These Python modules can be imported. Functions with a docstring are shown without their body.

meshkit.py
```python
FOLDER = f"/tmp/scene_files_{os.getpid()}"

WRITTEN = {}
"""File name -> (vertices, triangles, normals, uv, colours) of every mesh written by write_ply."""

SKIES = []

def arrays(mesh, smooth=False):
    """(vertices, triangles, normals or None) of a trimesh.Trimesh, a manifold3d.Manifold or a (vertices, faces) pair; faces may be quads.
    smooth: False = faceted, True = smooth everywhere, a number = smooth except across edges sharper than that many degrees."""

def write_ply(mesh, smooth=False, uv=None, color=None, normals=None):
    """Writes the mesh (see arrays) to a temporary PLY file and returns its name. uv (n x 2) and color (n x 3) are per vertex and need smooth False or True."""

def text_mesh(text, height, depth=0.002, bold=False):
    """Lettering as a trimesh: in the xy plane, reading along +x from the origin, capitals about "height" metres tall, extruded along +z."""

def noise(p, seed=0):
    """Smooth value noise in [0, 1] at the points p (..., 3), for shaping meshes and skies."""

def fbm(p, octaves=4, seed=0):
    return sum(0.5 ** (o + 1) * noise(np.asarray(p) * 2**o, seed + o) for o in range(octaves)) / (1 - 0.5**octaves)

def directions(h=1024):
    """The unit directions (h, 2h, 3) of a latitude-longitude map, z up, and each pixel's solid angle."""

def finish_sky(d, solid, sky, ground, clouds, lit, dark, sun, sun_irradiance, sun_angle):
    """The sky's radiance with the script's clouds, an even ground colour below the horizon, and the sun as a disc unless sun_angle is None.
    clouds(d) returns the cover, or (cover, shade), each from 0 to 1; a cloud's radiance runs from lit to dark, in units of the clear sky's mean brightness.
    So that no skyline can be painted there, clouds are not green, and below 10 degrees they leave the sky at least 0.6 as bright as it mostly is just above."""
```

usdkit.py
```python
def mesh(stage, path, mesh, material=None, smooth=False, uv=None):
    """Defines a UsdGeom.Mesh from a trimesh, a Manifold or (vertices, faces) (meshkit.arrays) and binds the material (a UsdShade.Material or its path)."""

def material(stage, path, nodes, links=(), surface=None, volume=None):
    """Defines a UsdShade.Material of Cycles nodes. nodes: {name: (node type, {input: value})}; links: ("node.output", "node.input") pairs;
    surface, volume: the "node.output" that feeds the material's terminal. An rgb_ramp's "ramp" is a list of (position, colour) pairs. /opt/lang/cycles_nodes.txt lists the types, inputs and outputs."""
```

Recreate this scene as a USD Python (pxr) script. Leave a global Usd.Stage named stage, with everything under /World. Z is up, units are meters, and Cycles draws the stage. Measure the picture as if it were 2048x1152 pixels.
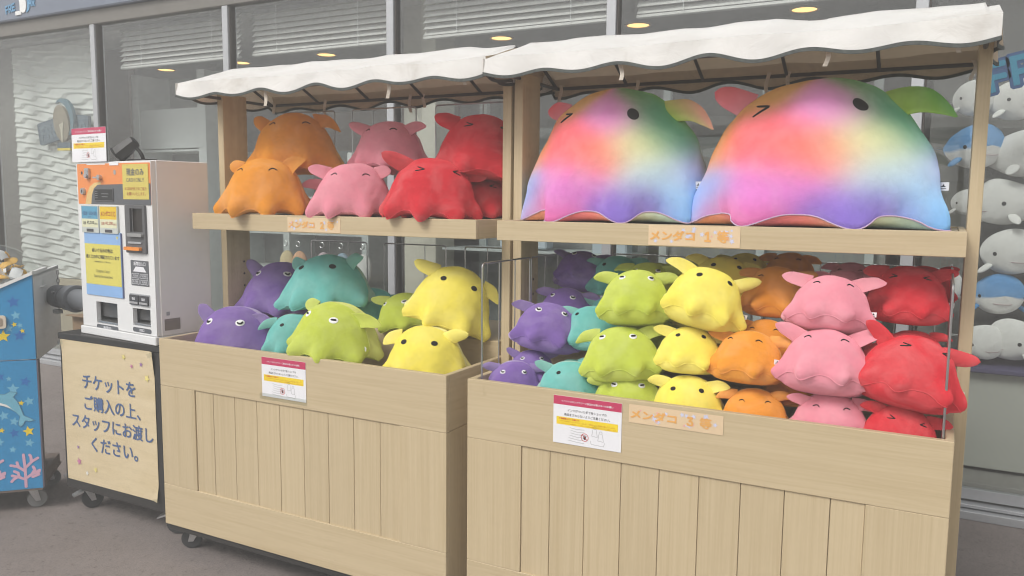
import math, random, glob
import numpy as np, trimesh, usdkit, meshkit
from pxr import Usd, UsdGeom, UsdLux, UsdShade, Sdf, Gf, Vt
from scipy.interpolate import CubicSpline, PchipInterpolator
from scipy.spatial import ConvexHull
from shapely import affinity
from shapely.geometry import Polygon, Point, LineString, box as sbox
from shapely.ops import unary_union

PI = math.pi
stage = Usd.Stage.CreateInMemory()
UsdGeom.SetStageUpAxis(stage, UsdGeom.Tokens.z)
UsdGeom.SetStageMetersPerUnit(stage, 1.0)
UsdGeom.Xform.Define(stage, '/World')
UsdGeom.Scope.Define(stage, '/World/Looks')

# ------------------------------------------------------------------ camera, sky, sun
CAM = np.array([2.845, -2.243, 1.5])
yaw, pitch, roll, FPX = -0.48773, 0.10961, 0.01009, 1625.8
_f = np.array([math.sin(yaw) * math.cos(pitch), math.cos(yaw) * math.cos(pitch), -math.sin(pitch)])
_r = np.array([math.cos(yaw), -math.sin(yaw), 0.0]); _u = np.cross(_r, _f)
_R = _r * math.cos(roll) + _u * math.sin(roll); _U = -_r * math.sin(roll) + _u * math.cos(roll)
cam = UsdGeom.Camera.Define(stage, '/World/camera')
cam.AddTransformOp().Set(Gf.Matrix4d(*_R, 0, *_U, 0, *(-_f), 0, *CAM, 1))
cam.CreateHorizontalApertureAttr(36.0); cam.CreateVerticalApertureAttr(36.0 * 9 / 16)
cam.CreateFocalLengthAttr(36.0 * FPX / 2048)
cam.CreateClippingRangeAttr(Gf.Vec2f(0.05, 500))
cam.CreateExposureAttr(0.80)

SUN = np.array([-0.25, -0.75, 0.85]); SUN /= np.linalg.norm(SUN)
dome = UsdLux.DomeLight.Define(stage, '/World/sky')
sky = usdkit.material(stage, '/World/Looks/sky', {
    's': ('sky_texture', {'sky_type': 'single_scattering', 'sun_disc': False, 'sun_elevation': math.asin(SUN[2]), 'sun_rotation': math.atan2(SUN[0], SUN[1]), 'aerosol_density': 2.0}),
    'bw': ('rgb_to_bw', {}),
    'cl': ('combine_color', {'color_type': 'rgb'}),
    'tc': ('texture_coordinate', {}),
    'n': ('noise_texture', {'scale': 2.2, 'detail': 5.0, 'roughness': 0.55}),
    'r': ('rgb_ramp', {'ramp': [(0.2, (.80, .80, .80)), (0.75, (1, 1, 1))]}),
    'm': ('mix_color', {'blend_type': 'mix'}),
    'mul': ('mix_color', {'blend_type': 'multiply', 'fac': 1.0, 'b': (1.12, 1.10, 1.06)}),
    'bg': ('background_shader', {'strength': 0.115})},
    [('s.color', 'bw.color'), ('bw.val', 'cl.r'), ('bw.val', 'cl.g'), ('bw.val', 'cl.b'), ('cl.color', 'mul.a'), ('tc.generated', 'n.vector'), ('n.fac', 'r.fac'), ('r.color', 'm.fac'),
     ('s.color', 'm.a'), ('mul.result', 'm.b'), ('m.result', 'bg.color')], surface='bg.background')
UsdShade.MaterialBindingAPI.Apply(dome.GetPrim()).Bind(sky)
dome.GetPrim().SetCustomDataByKey('kind', 'structure')
sun = UsdLux.DistantLight.Define(stage, '/World/sun')
sun.CreateIntensityAttr(0.30); sun.CreateAngleAttr(22.0); sun.CreateColorAttr(Gf.Vec3f(1.0, 0.975, 0.94)); sun.CreateNormalizeAttr(True)
_z = SUN; _x = np.cross([0, 0, 1.0], _z); _x /= np.linalg.norm(_x); _y = np.cross(_z, _x)
sun.AddTransformOp().Set(Gf.Matrix4d(*_x, 0, *_y, 0, *_z, 0, 0, 0, 10, 1))

# ------------------------------------------------------------------ naming helpers
used = {}
def numbered(parent, name):
    k = (str(parent), name); n = used.get(k, 0); used[k] = n + 1
    return name if n == 0 else f'{name}_{n:03d}'
def tag(p, label=None, cat=None, group=None, kind=None):
    p = p.GetPrim() if hasattr(p, 'GetPrim') else p
    for k, v in (('label', label), ('category', cat), ('group', group), ('kind', kind)):
        if v: p.SetCustomDataByKey(k, v)
    return p
class Thing:
    """a top-level Xform at the thing's base; parts are given in world coordinates"""
    def __init__(self, name, loc, label=None, cat=None, group=None, kind=None):
        self.loc = np.array(loc, float)
        self.path = '/World/' + numbered('/World', name)
        x = UsdGeom.Xform.Define(stage, self.path); x.AddTranslateOp().Set(Gf.Vec3d(*self.loc)); self.prim = x.GetPrim()
        tag(self.prim, label, cat, group, kind)
    def part(self, name, mesh, m, smooth=False, under=None, label=None, kind=None, color=None, world=True):
        base = under or self.path
        v, f, n = meshkit.arrays(mesh, smooth)
        if world: v = v - self.loc
        path = base + '/' + numbered(base, name)
        pr = put(path, v, f, n, m, color)
        tag(pr, label, kind=kind)
        return path
def put(path, v, f, n, m, color=None):
    g = UsdGeom.Mesh.Define(stage, path)
    g.CreatePointsAttr(Vt.Vec3fArray.FromNumpy(np.asarray(v, np.float32)))
    g.CreateFaceVertexCountsAttr(Vt.IntArray.FromNumpy(np.full(len(f), 3, np.int32)))
    g.CreateFaceVertexIndicesAttr(Vt.IntArray.FromNumpy(np.asarray(f, np.int32).ravel()))
    g.CreateSubdivisionSchemeAttr('none')
    if n is not None:
        g.CreateNormalsAttr(Vt.Vec3fArray.FromNumpy(np.asarray(n, np.float32))); g.SetNormalsInterpolation('vertex')
    if color is not None:
        UsdGeom.PrimvarsAPI(g).CreatePrimvar('pattern', Sdf.ValueTypeNames.Color3fArray, 'vertex').Set(Vt.Vec3fArray.FromNumpy(np.asarray(color, np.float32)))
    UsdShade.MaterialBindingAPI.Apply(g.GetPrim()).Bind(m)
    return g.GetPrim()
def solo(name, mesh, m, label=None, cat=None, group=None, kind=None, smooth=False):
    v, f, n = meshkit.arrays(mesh, smooth)
    return tag(put('/World/' + numbered('/World', name), v, f, n, m), label, cat, group, kind)

# ------------------------------------------------------------------ shape helpers
def cat(ms): return trimesh.util.concatenate([m for m in ms if m is not None])
def _unit():
    c = .2; pts = []
    for s in np.ndindex(2, 2, 2):
        s = np.array(s) * 2 - 1
        for k in range(3):
            d = np.full(3, 1.0); d[k] = 1.0; d = s * np.where(np.arange(3) == k, 1.0, 1 - c); pts.append(d)
    pts = np.array(pts); h = ConvexHull(pts); F = h.simplices.copy()
    for i, f in enumerate(F):
        n = np.cross(pts[f[1]] - pts[f[0]], pts[f[2]] - pts[f[0]])
        if n @ pts[f].mean(0) < 0: F[i] = f[::-1]
    return pts, F
_UP, _UF = _unit()
def bx(x0, x1, y0, y1, z0, z1, c=.002):
    lo, hi = np.minimum([x0, y0, z0], [x1, y1, z1]), np.maximum([x0, y0, z0], [x1, y1, z1])
    half = (hi - lo) / 2; c = min(c, half.min() * .6)
    v = np.sign(_UP) * np.where(np.abs(_UP) > .99, half, half - c) + (lo + hi) / 2
    return trimesh.Trimesh(v, _UF.copy(), process=False)
def tube(pts, r, sides=10, cap=True):
    p = np.asarray(pts, float); t = np.gradient(p, axis=0); t /= np.linalg.norm(t, axis=1, keepdims=True) + 1e-12
    ref = np.array([0, 0, 1.0]) if abs(t[0][2]) < .9 else np.array([1.0, 0, 0])
    a0 = np.cross(t[0], ref); a0 /= np.linalg.norm(a0); A = [a0]
    for i in range(1, len(p)):
        a = A[-1] - t[i] * (A[-1] @ t[i]); A.append(a / np.linalg.norm(a))
    A = np.array(A); B = np.cross(t, A); ang = np.arange(sides) * 2 * PI / sides
    rr = np.broadcast_to(r, (len(p),))[:, None, None]
    v = p[:, None] + rr * (np.cos(ang)[None, :, None] * A[:, None] + np.sin(ang)[None, :, None] * B[:, None])
    n = len(p); F = []
    for i in range(n - 1):
        for j in range(sides):
            k = (j + 1) % sides; a, b, c, d = i * sides + j, i * sides + k, (i + 1) * sides + k, (i + 1) * sides + j
            F += [[a, b, c], [a, c, d]]
    v = v.reshape(-1, 3)
    if cap:
        v = np.vstack([v, p[0], p[-1]])
        for j in range(sides):
            k = (j + 1) % sides; F += [[k, j, n * sides], [(n - 1) * sides + j, (n - 1) * sides + k, n * sides + 1]]
    return trimesh.Trimesh(v, np.array(F), process=False)
def rounded(pts, rad=.012, n=5):
    pts = [np.array(p, float) for p in pts]; out = [pts[0]]
    for i in range(1, len(pts) - 1):
        a, b, c = pts[i - 1], pts[i], pts[i + 1]; da, dc = a - b, c - b
        q = min(rad, np.linalg.norm(da) / 2, np.linalg.norm(dc) / 2); pa, pc = b + da / np.linalg.norm(da) * q, b + dc / np.linalg.norm(dc) * q
        for s in np.linspace(0, 1, n): out.append((1 - s) ** 2 * pa + 2 * s * (1 - s) * b + s * s * pc)
    return out + [pts[-1]]
def grid(P, flip=False, close_u=False):
    P = np.asarray(P); n, m = P.shape[:2]; F = []
    idx = np.arange(n * m).reshape(n, m)
    if close_u: idx = np.vstack([idx, idx[:1]])
    a, b, c, d = idx[:-1, :-1].ravel(), idx[1:, :-1].ravel(), idx[1:, 1:].ravel(), idx[:-1, 1:].ravel()
    F = np.vstack([np.stack([a, b, c], 1), np.stack([a, c, d], 1)])
    if flip: F = F[:, ::-1]
    return trimesh.Trimesh(P.reshape(-1, 3), F, process=False)
def cyl(p0, p1, r, sides=20, r1=None):
    return tube([p0, p1], [r, r if r1 is None else r1], sides)
class Frame:
    """a plane in the world: origin, right, up, outward normal"""
    def __init__(self, o, r, u): self.o, self.r, self.u = (np.array(a, float) for a in (o, r, u)); self.n = np.cross(self.r, self.u)
    def P(self, a, b, c=0.0): return self.o + self.r * a + self.u * b + self.n * c
    def lift(self, xy, off):
        xy = np.asarray(xy); return self.o + xy[:, :1] * self.r + xy[:, 1:2] * self.u + off * self.n
def flat(poly, fr, off):
    ms = []
    for g in getattr(poly, 'geoms', [poly]):
        if g.is_empty or g.area < 1e-9: continue
        v, f = trimesh.creation.triangulate_polygon(g, engine='earcut'); f = np.asarray(f)
        a, b, c = (v[f[:, i]] for i in range(3)); s = np.cross(b - a, c - a); f = np.where((s < 0)[:, None], f[:, ::-1], f)
        ms.append(trimesh.Trimesh(fr.lift(v, off), f, process=False))
    return cat(ms) if ms else None
def slab(poly, fr, off, th):
    ms = []
    for g in getattr(poly, 'geoms', [poly]):
        m = trimesh.creation.extrude_polygon(g, th, engine='earcut'); v = np.array(m.vertices)
        ms.append(trimesh.Trimesh(fr.o + v[:, :1] * fr.r + v[:, 1:2] * fr.u + (v[:, 2:] + off) * fr.n, m.faces, process=False))
    return cat(ms)
def star(x, y, r, a=0, k=.45):
    return Polygon([(x + (r if i % 2 == 0 else r * k) * math.sin(a + i * PI / 5), y + (r if i % 2 == 0 else r * k) * math.cos(a + i * PI / 5)) for i in range(10)])
def ell(x, y, a, b, rot=0): return affinity.rotate(affinity.scale(Point(x, y).buffer(1, 20), a, b), rot)
def rrect(x0, y0, x1, y1, r): return sbox(x0 + r, y0 + r, x1 - r, y1 - r).buffer(r, 6)
from PIL import Image, ImageDraw, ImageFont
_fonts = {}
def text_poly(text, h, bold=0, rnd=0.0):
    """lettering as polygons, left-bottom at the origin; h is the height of a full-width character"""
    cjk = any(ord(c) > 0x2000 for c in text)
    if cjk not in _fonts:
        want = 'Noto Sans CJK Regular.woff2' if cjk else 'Inter.woff2'
        got = glob.glob('/opt/blender-*/*/datafiles/fonts/' + want) or glob.glob('/opt/blender-*/*/datafiles/fonts/Inter.woff2')
        _fonts[cjk] = ImageFont.truetype(got[0], 72)
    font = _fonts[cjk]
    x0, y0, x1, y1 = font.getbbox(text, anchor='ls')
    im = Image.new('L', (x1 - x0 + 16, y1 - y0 + 16)); ImageDraw.Draw(im).text((8 - x0, 8 - y0), text, 255, font, anchor='ls', stroke_width=bold)
    on = np.pad(np.asarray(im) > 127, ((0, 0), (1, 1))).astype(np.int8)
    rows, st = np.nonzero(np.diff(on, axis=1) == 1); en = np.nonzero(np.diff(on, axis=1) == -1)[1]
    shp = unary_union([sbox(a, -q - 1, b, -q) for a, q, b in zip(st, rows, en)])
    shp = shp.buffer(.7 + rnd).buffer(-.7 - rnd).simplify(.6)
    s = h / 72.0
    shp = affinity.scale(shp, s, s, origin=(0, 0)); b = shp.bounds
    return affinity.translate(shp, -b[0], -b[1])
def text_at(text, cx, cy, w=None, h=None, bold=0, rnd=0.0, rot=0):
    t = text_poly(text, 1.0, bold, rnd); b = t.bounds
    sx = w / (b[2] - b[0]) if w else h / (b[3] - b[1]); sy = h / (b[3] - b[1]) if h else sx
    t = affinity.scale(t, sx, sy, origin=(0, 0)); b = t.bounds
    t = affinity.translate(t, cx - (b[0] + b[2]) / 2, cy - (b[1] + b[3]) / 2)
    return affinity.rotate(t, rot, origin=(cx, cy)) if rot else t

# ------------------------------------------------------------------ materials
def lin(*c): return tuple((x / 255 / 12.92 if x / 255 < .04045 else ((x / 255 + .055) / 1.055) ** 2.4) for x in c)
_made = {}
def plain(name, col, rough=.5, spec=.5, metal=0.0, var=.06, vscale=6.0, bump=0.0, bscale=60.0, coat=0.0):
    if name in _made: return _made[name]
    c = np.array(col); n = {'g': ('geometry', {}), 'n': ('noise_texture', {'scale': vscale, 'detail': 4.0, 'roughness': .6}),
         'r': ('rgb_ramp', {'ramp': [(.3, tuple(c * (1 - var))), (.7, tuple(np.minimum(c * (1 + var), 1)))]}),
         'p': ('principled_bsdf', {'roughness': rough, 'specular_ior_level': spec, 'metallic': metal, 'coat_weight': coat})}
    l = [('g.position', 'n.vector'), ('n.fac', 'r.fac'), ('r.color', 'p.base_color')]
    if bump:
        n['n2'] = ('noise_texture', {'scale': bscale, 'detail': 3.0}); n['b'] = ('bump', {'strength': bump, 'distance': .002})
        l += [('g.position', 'n2.vector'), ('n2.fac', 'b.height'), ('b.normal', 'p.normal')]
    _made[name] = usdkit.material(stage, '/World/Looks/' + name, n, l, surface='p.BSDF')
    return _made[name]
def wood(name, c0, c1, stretch, rough=.45):
    return usdkit.material(stage, '/World/Looks/' + name, {
        'g': ('geometry', {}), 'o': ('object_info', {}), 'off': ('vector_math', {'math_type': 'scale', 'vector1': (7.3, 3.1, 5.7)}),
        'add': ('vector_math', {'math_type': 'add'}), 'mp': ('mapping', {'scale': stretch}),
        'n': ('noise_texture', {'scale': 1.0, 'detail': 6.0, 'roughness': .62, 'distortion': 1.2}),
        'w': ('noise_texture', {'scale': 4.0, 'detail': 3.0, 'roughness': .7, 'distortion': .4}),
        'fl': ('noise_texture', {'scale': .35, 'detail': 2.0}),
        'a': ('math', {'math_type': 'multiply_add', 'value2': .55}), 'a0': ('math', {'math_type': 'multiply', 'value2': .45}),
        'r': ('rgb_ramp', {'ramp': [(.32, c0), (.48, tuple(np.array(c0) * .45 + np.array(c1) * .55)), (.52, tuple(np.array(c0) * .3 + np.array(c1) * .7)), (.66, c1)]}),
        'hv': ('map_range', {'from_min': 0.0, 'from_max': 1.0, 'to_min': .97, 'to_max': 1.025}),
        'sm': ('noise_texture', {'scale': 5.0, 'detail': 5.0, 'roughness': .75}), 'smr': ('rgb_ramp', {'ramp': [(.24, (.72, .68, .62)), (.34, (1, 1, 1))]}),
        'mul': ('vector_math', {'math_type': 'scale'}), 'mm': ('mix_color', {'blend_type': 'multiply', 'fac': .8}),
        'b': ('bump', {'strength': .12, 'distance': .0015}), 'p': ('principled_bsdf', {'roughness': rough, 'specular_ior_level': .35})},
        [('o.random', 'off.scale'), ('g.position', 'add.vector1'), ('off.vector', 'add.vector2'), ('add.vector', 'mp.vector'), ('mp.vector', 'n.vector'), ('mp.vector', 'w.vector'),
         ('w.fac', 'a0.value1'), ('n.fac', 'a.value1'), ('a0.value', 'a.value3'), ('a.value', 'r.fac'), ('o.random', 'hv.value'), ('r.color', 'mul.vector1'), ('hv.result', 'mul.scale'),
         ('g.position', 'sm.vector'), ('sm.fac', 'smr.fac'), ('mul.vector', 'mm.a'), ('smr.color', 'mm.b'),
         ('mm.result', 'p.base_color'), ('a.value', 'b.height'), ('b.normal', 'p.normal')], surface='p.BSDF')
W0, W1 = (.445, .348, .208), (.535, .435, .282)
M_wh = wood('maple_horizontal', W0, W1, (.8, 20, 38)); M_wv = wood('maple_vertical', W0, W1, (38, 20, .6)); M_wy = wood('maple_depth', W0, W1, (20, .8, 38))
M_paperwood = wood('paper_wood', (.56, .45, .27), (.65, .54, .36), (1.2, 20, 9), .6)

def fabric(name, pile=.55):
    return usdkit.material(stage, '/World/Looks/' + name, {
        'at': ('attribute', {'attribute': 'pattern'}), 'tc': ('texture_coordinate', {}), 'g': ('geometry', {}),
        'n': ('noise_texture', {'scale': 9.0, 'detail': 5.0, 'roughness': .6, 'distortion': .8}),
        'r': ('map_range', {'from_min': .42, 'from_max': .72, 'to_min': 0.0, 'to_max': 1.0, 'clamp': True}),
        'lt': ('mix_color', {'blend_type': 'mix', 'fac': .11, 'b': (.85, .83, .80)}), 'mx': ('mix_color', {'blend_type': 'mix'}),
        'm2': ('mix_color', {'blend_type': 'multiply', 'fac': 1.0}), 'n3': ('noise_texture', {'scale': 40.0, 'detail': 4.0, 'roughness': .7}),
        'r3': ('rgb_ramp', {'ramp': [(.3, (.93, .93, .93)), (.7, (1, 1, 1))]}),
        'nf': ('noise_texture', {'scale': 900.0, 'detail': 2.0}), 'nw': ('noise_texture', {'scale': 22.0, 'detail': 3.0}),
        'ha': ('math', {'math_type': 'multiply_add', 'value2': 6.0}),
        'b': ('bump', {'strength': .5, 'distance': .0016}),
        'p': ('principled_bsdf', {'roughness': .92, 'specular_ior_level': .12, 'sheen_weight': pile, 'sheen_roughness': .45, 'diffuse_roughness': .6})},
        [('g.position', 'n.vector'), ('g.position', 'nf.vector'), ('g.position', 'nw.vector'), ('g.position', 'n3.vector'), ('n.fac', 'r.value'), ('at.color', 'lt.a'), ('at.color', 'mx.a'), ('lt.result', 'mx.b'),
         ('r.result', 'mx.fac'), ('mx.result', 'm2.a'), ('n3.fac', 'r3.fac'), ('r3.color', 'm2.b'), ('m2.result', 'p.base_color'), ('at.color', 'p.sheen_tint'),
         ('nw.fac', 'ha.value1'), ('nf.fac', 'ha.value3'), ('ha.value', 'b.height'), ('b.normal', 'p.normal')], surface='p.BSDF')
M_plush = fabric('plush_velour')
M_thread = plain('embroidery_black', (.018, .016, .015), .7, .2)
M_eyewhite = plain('embroidery_white', (.78, .78, .78), .8, .2)
M_tag = plain('satin_tag', (.8, .79, .8), .5)
M_paper = plain('laminated_paper', (.76, .76, .79), .28, .5, var=.02)
M_crimson = plain('print_crimson', (.50, .045, .115), .3, var=.03)
M_ink = plain('print_ink', (.03, .03, .035), .5)
M_inkgrey = plain('print_grey', (.33, .33, .34), .5)
M_yellowp = plain('print_yellow', (.80, .60, .03), .35, var=.03)
M_redp = plain('print_red', (.55, .05, .05), .4)
M_orangep = plain('print_orange_small', (.62, .28, .03), .4)
M_white = plain('white_paint', (.74, .74, .73), .35, var=.03, vscale=3)
M_steel = plain('chrome_wire', (.50, .50, .50), .32, metal=1.0)
M_zinc = plain('zinc_plate', (.55, .56, .57), .38, metal=1.0)
M_black = plain('black_board', (.022, .020, .019), .5, var=.2)
M_rubber = plain('caster_rubber', (.03, .03, .032), .6, var=.2)
M_dark = plain('dark_opening', (.03, .03, .032), .4)
M_cavity = plain('dark_plastic', (.05, .05, .055), .35)
M_greyp = plain('grey_plastic', (.10, .10, .105), .38)
M_canvas = usdkit.material(stage, '/World/Looks/canvas', {
    'g': ('geometry', {}), 'n': ('noise_texture', {'scale': 5.0, 'detail': 6.0, 'roughness': .65, 'distortion': .6}), 'r': ('rgb_ramp', {'ramp': [(.28, (.62, .60, .565)), (.42, (.735, .725, .70)), (.7, (.78, .775, .76))]}),
    'n2': ('noise_texture', {'scale': 11.0, 'detail': 6.0, 'distortion': 1.8}), 'b': ('bump', {'strength': .45, 'distance': .006}),
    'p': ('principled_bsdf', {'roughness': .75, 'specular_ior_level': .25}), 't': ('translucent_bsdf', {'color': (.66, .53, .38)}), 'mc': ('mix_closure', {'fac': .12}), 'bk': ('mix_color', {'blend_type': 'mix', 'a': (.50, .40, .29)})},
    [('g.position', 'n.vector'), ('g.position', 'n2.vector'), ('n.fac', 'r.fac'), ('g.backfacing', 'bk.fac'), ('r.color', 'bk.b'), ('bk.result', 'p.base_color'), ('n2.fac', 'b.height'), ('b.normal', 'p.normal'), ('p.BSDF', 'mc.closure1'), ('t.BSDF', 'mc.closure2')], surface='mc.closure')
M_trim = plain('canvas_trim', (.16, .175, .165), .7, var=.2, vscale=80)
M_tie = plain('cotton_tie', (.62, .56, .48), .8)
M_frame = plain('bronze_tube', (.055, .045, .04), .45)
M_alu = plain('aluminium', (.42, .43, .45), .42, metal=.4, var=.04)
M_glass = usdkit.material(stage, '/World/Looks/window_glass', {
    't': ('transparent_bsdf', {'color': (.93, .945, .94)}), 'gl': ('glossy_bsdf', {'color': (1, 1, 1), 'roughness': .015}), 'f': ('fresnel', {'IOR': 1.8}), 'm': ('mix_closure', {}),
    'g': ('geometry', {}), 'inv': ('math', {'math_type': 'subtract', 'value1': 1.0}), 'k': ('math', {'math_type': 'multiply'})},
    [('g.backfacing', 'inv.value2'), ('f.fac', 'k.value1'), ('inv.value', 'k.value2'), ('k.value', 'm.fac'), ('t.BSDF', 'm.closure1'), ('gl.BSDF', 'm.closure2')], surface='m.closure')
M_acryl = usdkit.material(stage, '/World/Looks/acrylic_dome', {
    't': ('transparent_bsdf', {'color': (.93, .94, .93)}), 'gl': ('glossy_bsdf', {'color': (1, 1, 1), 'roughness': .04}), 'f': ('fresnel', {'IOR': 1.5}), 'm': ('mix_closure', {}),
    'g': ('geometry', {}), 'inv': ('math', {'math_type': 'subtract', 'value1': 1.0}), 'k': ('math', {'math_type': 'multiply'})},
    [('g.backfacing', 'inv.value2'), ('f.fac', 'k.value1'), ('inv.value', 'k.value2'), ('k.value', 'm.fac'), ('t.BSDF', 'm.closure1'), ('gl.BSDF', 'm.closure2')], surface='m.closure')
def emit(name, col, s):
    return usdkit.material(stage, '/World/Looks/' + name, {'e': ('emission', {'color': col, 'strength': s})}, [], surface='e.emission')

# ------------------------------------------------------------------ ground
M_ground = usdkit.material(stage, '/World/Looks/asphalt', {
    'g': ('geometry', {}), 'n': ('noise_texture', {'scale': 1.6, 'detail': 6.0, 'roughness': .65}), 'r': ('rgb_ramp', {'ramp': [(.3, (.170, .146, .138)), (.7, (.225, .196, .186))]}),
    'v': ('voronoi_texture', {'scale': 130.0}), 'vr': ('rgb_ramp', {'ramp': [(0, (.62, .62, .62)), (.35, (1, 1, 1)), (.8, (1.12, 1.1, 1.08))]}),
    's': ('noise_texture', {'scale': 26.0, 'detail': 5.0, 'roughness': .7}), 'sr': ('rgb_ramp', {'ramp': [(.31, (.42, .39, .37)), (.40, (1, 1, 1))]}),
    'm': ('mix_color', {'blend_type': 'multiply', 'fac': 1.0, 'use_clamp_result': False}), 'm2': ('mix_color', {'blend_type': 'multiply', 'fac': .9}),
    'n2': ('noise_texture', {'scale': 220.0, 'detail': 3.0}), 'b': ('bump', {'strength': .45, 'distance': .003}), 'p': ('principled_bsdf', {'roughness': .85, 'specular_ior_level': .3})},
    [('g.position', 'n.vector'), ('g.position', 'v.vector'), ('g.position', 's.vector'), ('g.position', 'n2.vector'), ('n.fac', 'r.fac'), ('v.distance', 'vr.fac'), ('r.color', 'm.a'), ('vr.color', 'm.b'), ('s.fac', 'sr.fac'),
     ('m.result', 'm2.a'), ('sr.color', 'm2.b'), ('m2.result', 'p.base_color'), ('n2.fac', 'b.height'), ('b.normal', 'p.normal')], surface='p.BSDF')
solo('ground', trimesh.Trimesh([[-60, -70, 0], [60, -70, 0], [60, 50, 0], [-60, 50, 0]], [[0, 1, 2], [0, 2, 3]], process=False), M_ground, kind='structure')

# ------------------------------------------------------------------ the shop behind
FY = 2.13
M_fascia = plain('fascia_blue_grey', (.155, .180, .235), .55, var=.05)
M_header = plain('header_beige', (.155, .145, .130), .6, var=.05)
M_ceil = plain('shop_ceiling', (.42, .41, .39), .8, var=.03)
M_back = plain('shop_back_wall', (.34, .32, .29), .8, var=.12, vscale=1.2)
M_floor_in = plain('shop_floor', (.22, .21, .19), .4, var=.08)
M_sill = plain('sill_grey', (.27, .26, .24), .6)
shop = Thing('shop_building', (0, FY, 0), 'grey shop front of tall glass panes in pale metal frames behind the wagons', 'building')
x0, x1 = -6.2, 4.9
shop.part('fascia', bx(x0, x1, FY - .06, FY + .25, 2.975, 4.6, .01), M_fascia)
shop.part('header', bx(x0, x1, FY - .02, FY + .12, 2.862, 2.972, .004), M_header)
shop.part('wall', bx(x0, x1, 6.2, 6.35, 0, 4.6, .01), M_back)
shop.part('wall', bx(x0 - .2, x0, FY, 6.3, 0, 4.6, .01), M_back)
shop.part('wall', bx(x1, x1 + .2, FY, 6.3, 0, 4.6, .01), M_back)
shop.part('ceiling', bx(x0, x1, FY + .27, 6.2, 2.875, 2.95, .002), M_ceil)
shop.part('roof', bx(x0 - .2, x1 + .2, FY - .02, 6.35, 4.6, 4.75, .01), M_fascia)
shop.part('floor', bx(x0, x1, FY + .13, 6.2, .02, .06, .002), M_floor_in)
# sill and sliding track
shop.part('sill', bx(x0, x1, FY + .062, FY + .30, .012, .150, .004), M_sill)
for a, b, y in ((0.001, .040, FY - .055), (.046, .062, FY - .015), (.074, .128, FY + .030)):
    shop.part('track', bx(x0, x1, y, FY + .06, a, b, .002), M_alu)
mul = [-4.83, -3.325, -1.835, -.37, 1.14, 2.69, 4.2]
for i, mx in enumerate(mul):
    fr = shop.part('window_frame', cat([bx(mx - .028, mx + .028, FY - .02, FY + .07, .13, 2.86, .003)]), M_alu)
    shop.part('seal', bx(mx + .029, mx + .038, FY - .005, FY + .05, .13, 2.858, .001), M_frame, under=fr)
for a, b in zip([x0] + mul, mul + [x1]):
    shop.part('window_pane', bx(a + .038, b - .029, FY + .020, FY + .028, .130, 2.861, .001), M_glass)
# columns and interior walls
M_cream = plain('cream_column', (.50, .48, .40), .7)
for a, b, y, nm in ((-.72, -.50, 2.75, 'cream'), (-.46, -.34, 2.6, 'cream')):
    shop.part('column', bx(a, b, y, y + .25, .06, 2.874, .005), M_cream)
M_brownw = plain('brown_panel', (.20, .145, .11), .6, var=.12)
shop.part('partition', bx(-4.42, -4.05, 2.98, 3.05, .06, 2.874, .004), M_brownw, label='brown inner partition beside the white cabinet')
shop.part('partition', bx(-2.9, -1.2, 3.9, 4.0, .06, 2.3, .004), M_brownw)
shop.part('partition', bx(.9, 2.1, 4.6, 4.7, .06, 2.2, .004), plain('grey_panel', (.30, .30, .28), .7))
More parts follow.
